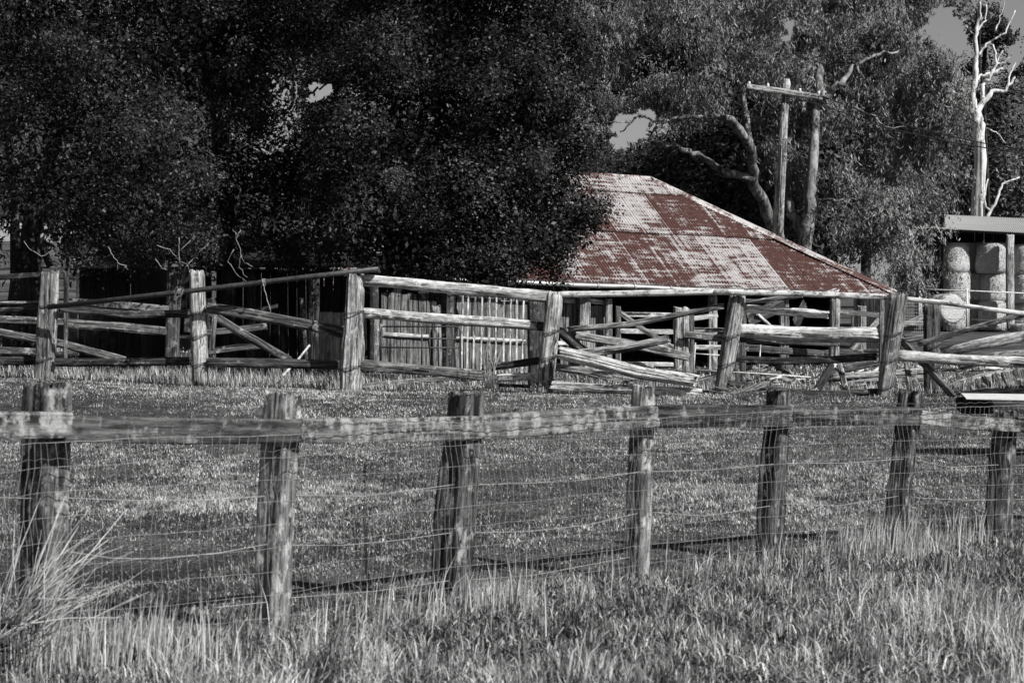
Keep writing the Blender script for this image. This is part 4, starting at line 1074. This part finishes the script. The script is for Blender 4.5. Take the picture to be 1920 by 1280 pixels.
# gum trees, right half
DS = 6.0
GE1 = [E(1290, 105, 60, 130, 130, 2.4), E(1360, 170, 58, 90, 70, 1.8), E(1170, 120, 61, 95, 130, 2.2), E(1200, 30, 62, 160, 90, 2.5), E(1190, 175, 60, 60, 40, 1.2), E(1405, 60, 60, 110, 100, 2.4), E(1310, -60, 61, 260, 100, 3), E(1420, 240, 60, 42, 80, 1.2)]
tree('gum_tree', 'old gum with a pale crooked limb and drooping leaves above the roof ridge', gb(1440, 63),
    [([gb(1500, 62), P(1470, 470, 62), P(1415, 350, 60), P(1410, 280, 58.5), P(1370, 225, 57.5), P(1340, 212, 57.2)], 0.24, 0.10), ([P(1400, 262, 58), P(1378, 232, 57.4), P(1352, 210, 57), P(1330, 220, 56.8), P(1270, 221, 56.8)], 0.11, 0.06), ([P(1280, 222, 56.8), P(1250, 226, 57), P(1232, 240, 57), P(1220, 250, 57)], 0.07, 0.04),
     ([P(1250, 226, 57), P(1222, 224, 57), P(1200, 217, 57), P(1188, 222, 57), P(1178, 240, 57), P(1160, 246, 57)], 0.05, 0.02), ([P(1180, 232, 57), P(1170, 226, 57), P(1142, 230, 57)], 0.03, 0.015), ([P(1412, 335, 59.5), P(1350, 320, 59), P(1320, 295, 58.8), P(1270, 275, 58.5), P(1218, 265, 58.3)], 0.15, 0.05), ([P(1410, 285, 60), P(1395, 190, 62), P(1365, 90, 62), P(1330, 0, 61)], 0.12, 0.05)],
    GE1, 1000, 90, 0.25, 0.2, 0.038, M['leaf_gum'], 'bark_pale', 0.6, shell=0.6, inner=0, strands=True, bunch=14)
GE2 = [E(1710, 500, 60, 36, 50, 1.2), E(1680, 535, 59.5, 50, 28, 1.0), E(1620, -120, 66, 240, 130, 3.5), E(1500, 180, 66, 90, 120, 2.6), E(1600, 110, 65, 130, 120, 3), E(1690, 200, 65, 110, 130, 2.6), E(1620, 270, 64, 100, 90, 2.4), E(1685, 345, 63, 85, 95, 2.2), E(1610, 400, 62, 80, 70, 2), E(1690, 480, 61, 66, 62, 1.8), E(1560, 40, 66, 150, 90, 3), E(1680, 90, 66, 100, 90, 2.5), E(1640, 455, 60.5, 60, 50, 1.5), E(1688, 400, 62, 38, 60, 1.3), E(1490, 300, 66, 60, 80, 1.6), E(1560, 340, 66, 60, 50, 1.4), E(1745, 240, 64, 55, 80, 1.6)]
holeg = (tuple(P(1480, 50, 64)), (0.35, 8, 0.5))
tree('gum_tree', 'large gum tree with drooping grey leaves and forked trunk right of the power pole', gb(1500, 67),
    [([gb(1500, 62.6), P(1508, 470, 62.6), P(1518, 400, 62.6), P(1523, 320, 62.6), P(1530, 200, 63), P(1542, 110, 64)], 0.27, 0.13), ([P(1533, 188, 63), P(1550, 180, 62.6), P(1578, 155, 62.4), P(1602, 125, 62.4)], 0.13, 0.09), ([P(1602, 125, 62.4), P(1640, 102, 62.4), P(1690, 95, 63)], 0.07, 0.03), ([P(1605, 120, 62.3), P(1616, 145, 62), P(1612, 165, 62)], 0.05, 0.02), ([P(1506, 440, 63), P(1484, 400, 63), P(1478, 370, 63.2)], 0.2, 0.14),
     ([P(1530, 375, 62.6), P(1580, 378, 62), P(1640, 400, 61.5)], 0.06, 0.03), ([P(1540, 110, 64), P(1570, 30, 64), P(1580, -20, 64)], 0.12, 0.05), ([P(1600, 200, 63), P(1660, 235, 62.5), P(1700, 240, 62.5)], 0.05, 0.02)],
    GE2, 2300, 90, 0.25, 0.2, 0.038, M['leaf_gum'], 'bark_pale', 0.6, shell=0.6, inner=0, strands=True, bunch=14)
DS = 0.0
# tall bare white gum
dw = 96
def WP(x, y): return P(x, y, dw+random.uniform(-0.4, 0.4))
wl = [([P(1834, 560, dw), P(1832, 405, dw), P(1838, 300, dw), P(1834, 235, dw), P(1827, 208, dw)], 0.30, 0.30),
      ([P(1828, 212, dw), P(1823, 175, dw), P(1828, 145, dw), P(1832, 110, dw), P(1828, 70, dw), P(1836, 30, dw), P(1838, -10, dw)], 0.19, 0.06),
      ([P(1830, 212, dw), P(1845, 190, dw), P(1862, 172, dw), P(1885, 170, dw), P(1903, 145, dw)], 0.17, 0.05),
      ([P(1843, 190, dw), P(1842, 158, dw), P(1855, 148, dw), P(1868, 120, dw), P(1862, 85, dw)], 0.10, 0.05),
      ([P(1828, 152, dw), P(1840, 142, dw), P(1866, 136, dw), P(1880, 128, dw)], 0.10, 0.05),
      ([P(1834, 105, dw), P(1850, 82, dw), P(1885, 62, dw), P(1903, 20, dw)], 0.07, 0.03),
      ([P(1828, 68, dw), P(1812, 52, dw), P(1806, 38, dw)], 0.05, 0.025), ([P(1832, 60, dw), P(1846, 40, dw), P(1850, 10, dw)], 0.06, 0.03),
      ([P(1866, 120, dw), P(1884, 118, dw), P(1900, 100, dw)], 0.05, 0.02), ([P(1888, 168, dw), P(1896, 130, dw), P(1905, 118, dw)], 0.06, 0.03), ([P(1855, 148, dw), P(1863, 128, dw), P(1880, 95, dw)], 0.05, 0.02),
      ([P(1836, 392, dw), P(1846, 370, dw), P(1850, 335, dw)], 0.06, 0.03), ([P(1850, 410, dw), P(1868, 375, dw), P(1880, 345, dw), P(1912, 332, dw)], 0.08, 0.04), ([P(1866, 60, dw), P(1876, 30, dw), P(1884, 0, dw)], 0.04, 0.02), ([P(1832, 268, dw), P(1800, 262, dw), P(1782, 250, dw), P(1768, 228, dw), P(1760, 222, dw)], 0.05, 0.04),
      ([P(1856, 395, dw), P(1848, 385, dw), P(1846, 350, dw)], 0.06, 0.03), ([P(1850, 240, dw), P(1870, 250, dw), P(1886, 268, dw)], 0.03, 0.02)]
root = thing('bare_gum_tree', 'tall bare white trunked gum with leafless branches behind the hay shed', 'tree', gb(1834, dw))
for i, (pts, r0, r1) in enumerate(wl):
    mb = MB(); limb(mb, pts, r0, r1, 14 if i == 0 else 8, wob=0.04)
    mb.build('trunk' if i == 0 else 'limb', M['deadwhite'], root)
tree('conifer_tree', 'dark upright conifer standing behind the bare white gum', gb(1855, 112),
    [([gb(1836, 112), P(1838, 300, 112), P(1850, 60, 112)], 0.4, 0.1)],
    [E(1850, 60, 112, 42, 55, 1.6), E(1872, 110, 112, 42, 50, 1.6), E(1840, 110, 112, 28, 50, 1.2), E(1850, 165, 113, 40, 50, 1.6), E(1885, 70, 112, 22, 30, 0.8)],
    700, 40, 0.3, 0.22, 0.10, M['leaf_con'], 'bark_dark', 0.0, inner=800)
tree('small_gum_tree', 'pale small gum crown seen through the sky gap beside the round crowned tree', gb(1140, 110),
    [([gb(1140, 110), P(1142, 400, 110), P(1140, 240, 110)], 0.2, 0.06)],
    [E(1140, 245, 110, 22, 30, 1), E(1130, 300, 110, 26, 50, 1)], 90, 40, 0.35, 0.3, 0.07, M['leaf_gum2'], 'bark', 0.4, inner=150)
# background trees
bgt = [('dark rounded tree behind the rusty ridge', 1270, 82, [E(1270, 335, 82, 90, 60, 2), E(1330, 300, 80, 70, 80, 2.5), E(1210, 345, 83, 60, 40, 2)], 'leaf_far'),
       ('dark bushy tree behind the power pole base', 1400, 78, [E(1400, 330, 78, 80, 110, 2.5), E(1450, 400, 76, 60, 80, 2), E(1340, 390, 78, 70, 60, 2)], 'leaf_far'),
       ('dark tree seen between the pole and the forked trunk', 1480, 82, [E(1480, 380, 80, 60, 110, 2.5), E(1540, 420, 80, 60, 80, 2), E(1520, 290, 84, 90, 110, 2.5)], 'leaf_far'),
       ('low scrubby dark tree at the foot of the sky gap', 1180, 90, [E(1190, 350, 90, 80, 80, 2), E(1130, 345, 90, 60, 60, 2), E(1235, 300, 88, 30, 40, 1.2), E(1165, 400, 88, 120, 80, 2)], 'leaf_far'),
       ('dark tree filling in behind the pale crooked limb gum', 1300, 92, [E(1200, 40, 92, 150, 130, 3), E(1340, 120, 90, 120, 130, 3), E(1420, 40, 92, 90, 150, 3), E(1440, 220, 90, 70, 90, 3), E(1140, 140, 92, 50, 70, 2)], 'leaf_far'),
       ('grey green gum behind the large drooping gum', 1620, 85, [E(1600, 200, 85, 140, 150, 3), E(1680, 330, 84, 100, 130, 3), E(1560, 360, 84, 80, 120, 3)], 'leaf_gum2'),
       ('shaded bushland tree left of the bare white trunk', 1790, 118, [E(1780, 280, 118, 60, 80, 3), E(1790, 380, 118, 70, 60, 3), E(1810, 200, 118, 30, 40, 2)], 'leaf_gum2'),
       ('shaded bushland tree right of the bare white trunk', 1880, 118, [E(1880, 250, 118, 60, 70, 3), E(1890, 350, 116, 70, 70, 3), E(1900, 185, 120, 30, 40, 2), E(1850, 300, 119, 40, 60, 2)], 'leaf_gum2'),
       ('gum branches at the top right corner beside the sky', 1740, 100, [E(1786, 22, 96, 20, 14, 1)], 'leaf_gum2'),
       ('dark dense tree far behind the left shade tree', 60, 60, [E(60, 330, 60, 130, 130, 4), E(-60, 200, 62, 140, 300, 4), E(160, 200, 62, 160, 220, 4), E(60, 60, 62, 160, 160, 4), E(200, 420, 59, 120, 70, 3)], 'leaf_far'),
       ('dark dense tree behind the tree in deep shadow', 380, 62, [E(350, 330, 60, 150, 160, 4), E(270, 430, 58, 120, 60, 3), E(470, 440, 58, 120, 60, 3), E(400, 60, 62, 160, 200, 4)], 'leaf_far'),
       ('dark dense tree behind the hole of sky in the leaves', 600, 62, [E(560, 400, 60, 150, 110, 4), E(650, 320, 60, 120, 110, 4), E(560, 20, 64, 160, 95, 4)], 'leaf_far'),
       ('dark dense tree behind the round crowned tree', 860, 62, [E(800, 350, 62, 160, 150, 4), E(960, 200, 62, 130, 200, 4), E(800, 50, 64, 160, 160, 4), E(1000, 400, 60, 100, 90, 3)], 'leaf_far')]
for lab, px, d, el, mt in bgt:
    dd = d
    tree('bush_tree', lab, gb(px, dd), [([gb(px, dd), P(px+4, 480, dd), P(px, el[0][0][2] and 300, dd)], 0.3, 0.12)] if px != 1740 else [([gb(px+120, dd), P(1846, 200, dd), P(1832, 20, dd), P(1806, -20, dd), P(1786, 8, dd)], 0.1, 0.02)],
        el, 200*len(el) if px != 1740 else 25, 26, 0.42, 0.30, 0.11, M[mt], 'bark_dark', 0.3, shell=0.4, inner=900*len(el) if px != 1740 else 10, group='background bushland trees', innerL=0.34, bunch=0, void='gaps')

# ------------------------------------------------------------------ grass
def blades(name, X, Y, h, w, tone, mat, lean=0.35, parent=None, seg_mid=0.6, winddir=(-0.2, 0.0), seedheads=None):
    n = len(X); r = np.random.default_rng(n)
    Z = ground_z(X, Y)-0.01
    az = r.uniform(0, 2*np.pi, n); ln = np.abs(r.normal(0, lean, n))
    dx = np.cos(az)*ln+winddir[0]*r.random(n); dy = np.sin(az)*ln+winddir[1]
    fa = r.uniform(0, np.pi, n); wx = np.cos(fa)*w/2; wy = np.sin(fa)*w/2*0.8
    V = np.zeros((n, 5, 3), np.float32)
    V[:, 0] = np.stack([X-wx, Y-wy, Z], 1); V[:, 1] = np.stack([X+wx, Y+wy, Z], 1)
    mx = X+dx*h*0.35; my = Y+dy*h*0.35; mz = Z+h*seg_mid
    V[:, 2] = np.stack([mx+wx*0.85, my+wy*0.85, mz], 1); V[:, 3] = np.stack([mx-wx*0.85, my-wy*0.85, mz], 1)
    V[:, 4] = np.stack([X+dx*h, Y+dy*h, Z+h*np.clip(1.08-0.45*ln, 0.15, 1.1)], 1)
    me = bpy.data.meshes.new(name)
    me.vertices.add(n*5); me.vertices.foreach_set('co', V.ravel())
    lp = (np.arange(n)[:, None]*5+np.array([0, 1, 2, 3, 3, 2, 4])[None, :]).astype(np.int32)
    me.loops.add(n*7); me.loops.foreach_set('vertex_index', lp.ravel())
    ls = (np.arange(n)[:, None]*7+np.array([0, 4])[None, :]).astype(np.int32).ravel()
    me.polygons.add(n*2); me.polygons.foreach_set('loop_start', ls); me.update(calc_edges=True)
    a = me.attributes.new('tone', 'FLOAT', 'FACE'); a.data.foreach_set('value', np.repeat(tone, 2).astype(np.float32))
    return link(name, me, M[mat], parent)

def scatter(n, y0, y1, r):
    # uniform over the viewed wedge
    u = r.random(n); Y = np.sqrt(y0*y0+u*(y1*y1-y0*y0)); X = (r.random(n)*2-1)*(Y*0.272+0.25); return X, Y
r = np.random.default_rng(11)
fx = [ (p[0]-960)*d_/F for p, d_ in zip(P3, DD)]
def fence_y(X): return np.interp(X, fx, DD)
# short paddock grass
segs = [(10, 14, 90000, 0.035, 0.005), (14, 19, 120000, 0.032, 0.006), (19, 26, 140000, 0.028, 0.0065), (26, 36, 130000, 0.030, 0.0085), (36, 60, 40000, 0.07, 0.018)]
XS, YS, HS, WS_, TS = [], [], [], [], []
for y0, y1, n, h, w in segs:
    X, Y = scatter(n, y0, y1, r)
    big = vnoise(X*0.35, Y*0.22, 21)*0.6+vnoise(X*1.3, Y*0.8, 22)*0.4
    keep = r.random(n) < 0.2+1.0*big
    X, Y, big = X[keep], Y[keep], big[keep]; m = len(X)
    hh = h*(0.4+1.3*big)*r.uniform(0.4, 1.5, m)
    fine = vnoise(X*7, Y*4, 23)
    tt = np.clip(r.beta(0.7, 1.9, m)*1.0+(big-0.5)*0.8+(fine-0.5)*0.7+0.02, 0, 1)
    XS.append(X); YS.append(Y); HS.append(hh); WS_.append(w*r.uniform(0.6, 1.4, m)); TS.append(tt)
cat_ = np.concatenate
TX, TY = scatter(1900, 13, 36, r); tz_ = vnoise(TX*0.4, TY*0.25, 61); kk = r.random(1900) < (tz_-0.2)*1.8; TX, TY = TX[kk], TY[kk]
nb = r.integers(18, 70, len(TX)); ti = np.repeat(np.arange(len(TX)), nb); rad = r.uniform(0.03, 0.14, len(TX))[ti]
XS.append(TX[ti]+r.normal(size=len(ti))*rad); YS.append(TY[ti]+r.normal(size=len(ti))*rad*1.2); HS.append(r.uniform(0.02, 0.075, len(TX))[ti]*r.uniform(0.5, 1.2, len(ti))); WS_.append(r.uniform(0.003, 0.010, len(ti))); TS.append(np.clip(r.choice([0.05, 0.15, 0.3, 0.55], len(TX))[ti]+r.normal(size=len(ti))*0.15, 0, 1))
tag(blades('paddock_grass', cat_(XS), cat_(YS), cat_(HS), cat_(WS_), cat_(TS), 'grass', 1.3), 'short patchy dry grass over the paddock between the two fences', 'grass', kind='stuff')
# longer unmown strip behind the stockyard fence
n = 26000; X = r.uniform(-10, 9.5, n); Y = np.interp(X, [-9, 6.5], [34.6, 31.8])+r.random(n)**1.3*np.interp(X, [-9, -2, 0, 9], [6.5, 5, 2.0, 2.5])
ok = (X < -2.0) | (r.random(n) < 0.35); X, Y = X[ok], Y[ok]; m = len(X)
cy = vnoise(X*1.6, Y*1.6, 44)
tag(blades('yard_grass', X, Y, (0.04+0.3*cy**1.5)*r.uniform(0.4, 1.4, m), r.uniform(0.005, 0.012, m), np.clip(r.beta(0.9, 1.3, m), 0, 1), 'grass', 0.35), 'longer upright grass growing under the stockyard fence', 'grass', kind='stuff')
# tall foreground grass
n = 190000; Y = r.uniform(7.6, 17, n); X = (r.random(n)*2-1)*(Y*0.272+0.3)
fy = fence_y(X); dlt = Y-fy
clump = vnoise(X*3.2, Y*3.2, 31); cl2 = vnoise(X*0.9, Y*0.9, 32)
pr_ = np.where(dlt > 0, np.exp(-(dlt/0.32)**2), 1.0)*(0.25+0.9*clump)
pr_ = pr_*np.clip((vnoise(X*6, Y*5, 35)-0.15)*2.2, 0.08, 1)
keep = (r.random(n) < pr_); X, Y, dlt, clump, cl2 = X[keep], Y[keep], dlt[keep], clump[keep], cl2[keep]; m = len(X)
hh = (0.035+0.15*clump*clump*cl2*2.4)*r.uniform(0.4, 1.5, m)*np.where(dlt > 0.1, 0.8, 1.0)
fine = vnoise(X*9, Y*6, 33)
tt = np.clip(r.beta(0.65, 1.7, m)*1.0+(cl2-0.5)*0.6+(fine-0.5)*0.8+0.06, 0, 1)
tag(blades('foreground_grass', X, Y, hh, r.uniform(0.0025, 0.0065, m), tt, 'grass', 0.8, winddir=(0.1, 0)), 'tussocky tall grass along and in front of the near fence', 'grass', kind='stuff')
n = 60000; Y = r.uniform(7.8, 14.5, n); X = (r.random(n)*2-1)*(Y*0.272+0.3); dlt = Y-fence_y(X)
c3 = vnoise(X*5, Y*4, 36); keep = (dlt < 0.2) & (r.random(n) < c3); X, Y = X[keep], Y[keep]; c3 = c3[keep]; m = len(X)
tag(blades('low_leafy_grass', X, Y, r.uniform(0.04, 0.13, m), r.uniform(0.005, 0.012, m), np.clip(r.beta(1, 2.2, m)*0.9+(c3-0.6)*0.5, 0, 1), 'grass', 1.5, winddir=(0, 0)), 'low tangled broad leafed grass between the foreground tussocks', 'grass', kind='stuff')
# pale dead stems near the fence line
n = 9000; X = r.uniform(-3, 4.4, n); Y = fence_y(X)-0.1-np.abs(r.normal(0, 0.6, n))+r.random(n)*0.25
cl = vnoise(X*2.1, Y*2.1, 41); keep = r.random(n) < np.clip((cl-0.5)*3.2, 0.02, 1); X, Y = X[keep], Y[keep]; m = len(X)
tag(blades('dead_grass_stems', X, Y, r.uniform(0.14, 0.36, m), r.uniform(0.004, 0.0075, m), r.random(m), 'stalk', 0.2, winddir=(0.15, 0)), 'pale dead grass stems standing along the near fence', 'grass', kind='stuff')
# scattered thin seed stems in the paddock
n = 900; X, Y = scatter(n, 14, 32, r)
tag(blades('seed_stems', X, Y, r.uniform(0.06, 0.22, n), r.uniform(0.003, 0.006, n), r.random(n)*0.6, 'stalk', 0.12), 'thin pale seed stems scattered over the short paddock grass', 'grass', kind='stuff')

# big leaning tuft of pale canes at the left edge
mb = MB()
rt = random.Random(5)
for i in range(80):
    x0, y0 = rt.uniform(-10, 90), rt.uniform(1120, 1230)
    L = rt.uniform(90, 260); an = rt.gauss(0.65, 0.33); d = 9.35+rt.uniform(-0.25, 0.25)
    p0 = P(x0, y0, d); p2 = P(x0+L*math.sin(an), y0-L*math.cos(an)*0.95, d+rt.uniform(-0.2, 0.2)); p1 = p0.lerp(p2, 0.5)+Vector((rt.gauss(-0.01, 0.02), 0, rt.gauss(0.015, 0.02)))
    w0 = rt.uniform(0.001, 0.0032)
    mb.tube([p0, p0.lerp(p1, .5), p1, p1.lerp(p2, .5), p2], [w0, w0, w0*0.9, w0*0.7, 0.0006], 5)
for a_, b_, c_ in (((30, 1120), (110, 1045), (148, 985)), ((60, 1190), (150, 1060), (236, 955)), ((20, 1170), (110, 1080), (205, 1010)), ((40, 1215), (70, 1060), (122, 930))):
    mb.tube([P(*a_, 9.3), P(*b_, 9.35), P(*c_, 9.4)], [0.0045, 0.0035, 0.0012], 6)
tag(mb.build('cane_grass_clump', M['cane']), 'large clump of long pale canes leaning right at the lower left corner', 'grass clump')

def weed(label, x, yb, yt, d, n, seed):
    rw = random.Random(seed); root = thing('weed_plant', label, 'weed', P(x, yb, d))
    mb = MB(); tops = []
    for k in range(3):
        p = [P(x+rw.uniform(-4, 4), yb, d), P(x+rw.uniform(-10, 10), (yb+yt)/2, d), P(x+rw.uniform(-22, 22), yt+rw.uniform(0, 30), d)]
        mb.tube(p, [0.005, 0.004, 0.002], 5); tops += [p[1].lerp(p[2], f_) for f_ in (0, .3, .6, .9, 1)]
    mb.build('stem', M['darktwig'], root)
    c = np.array([list(tops[rw.randrange(len(tops))]) for _ in range(n)])+np.random.default_rng(seed).normal(0, 0.025, (n, 3))
    quads('leaves', leaf_quads(c, 0.028, 0.014, 0.2), np.random.default_rng(seed).random(n), M['weed'], root, origin=tuple(root.location))
weed('small dark weed standing in the paddock between the second and third near posts', 668, 1030, 935, 11.6, 130, 3)
weed('thin dark weed stem rising beside the near fence left of the third post', 690, 1100, 870, 11.4, 70, 4)
def stick_pile(label, x0, x1, y0, y1, d, n, seed):
    rw = random.Random(seed); root = thing('stick_pile', label, 'stick pile', P((x0+x1)/2, y1, d))
    for k in range(n):
        x = rw.uniform(x0, x1); y = rw.uniform(y0, y1); L = rw.uniform(18, 60); an = rw.gauss(0.1, 0.5)
        T(root, 'stick', [(x-L*math.cos(an)/2, y+L*math.sin(an)/2), (x+L*math.cos(an)/2, y-L*math.sin(an)/2)], [d+rw.uniform(-.3, .3), d+rw.uniform(-.3, .3)], rw.uniform(2, 7), rw.choice(['grey', 'silver', 'dark', 'pale']), ns=12, sq=3)
stick_pile('heap of broken sticks and slabs behind the bright timber prop', 1575, 1650, 690, 712, 35.5, 24, 4)
stick_pile('scattered broken sticks on the ground in the middle yard', 1400, 1540, 700, 722, 35, 18, 6)
stick_pile('scattered grey sticks on the ground of the right hand yard', 1700, 1900, 688, 722, 35, 18, 9)
stick_pile('grey sticks lying behind the thick fallen split rail', 1120, 1270, 690, 712, 34, 12, 12)
# dry weed bush by the stockyard fence
for lab, bx, by, dd, sd in (('tangled dry weed bush growing at the broken end of the stockyard rail', 918, 728, 32.4, 3), ('low dry weed beside the foot of the middle stockyard post', 1170, 716, 32.6, 8), ('dry scrubby weed at the foot of the leaning stockyard post', 1385, 738, 31.4, 9)):
    mb = MB(); rw = random.Random(sd)
    nst = 16 if sd == 3 else 40
    for k in range(nst):
        hgt = rw.uniform(30, 92) if sd == 3 else rw.uniform(8, 22)
        x0 = bx+rw.gauss(0, 4); x1 = x0+rw.gauss(0, 12 if sd == 3 else 40)
        mb.tube([P(x0, by, dd), P((x0+x1)/2+rw.gauss(0, 4), by-hgt*0.5, dd), P(x1, by-hgt, dd+rw.uniform(-.1, .1))], [0.012 if sd == 3 else 0.007, 0.009 if sd == 3 else 0.005, 0.003], 4)
    tag(mb.build('dry_weed', M['twig']), lab, 'weed')
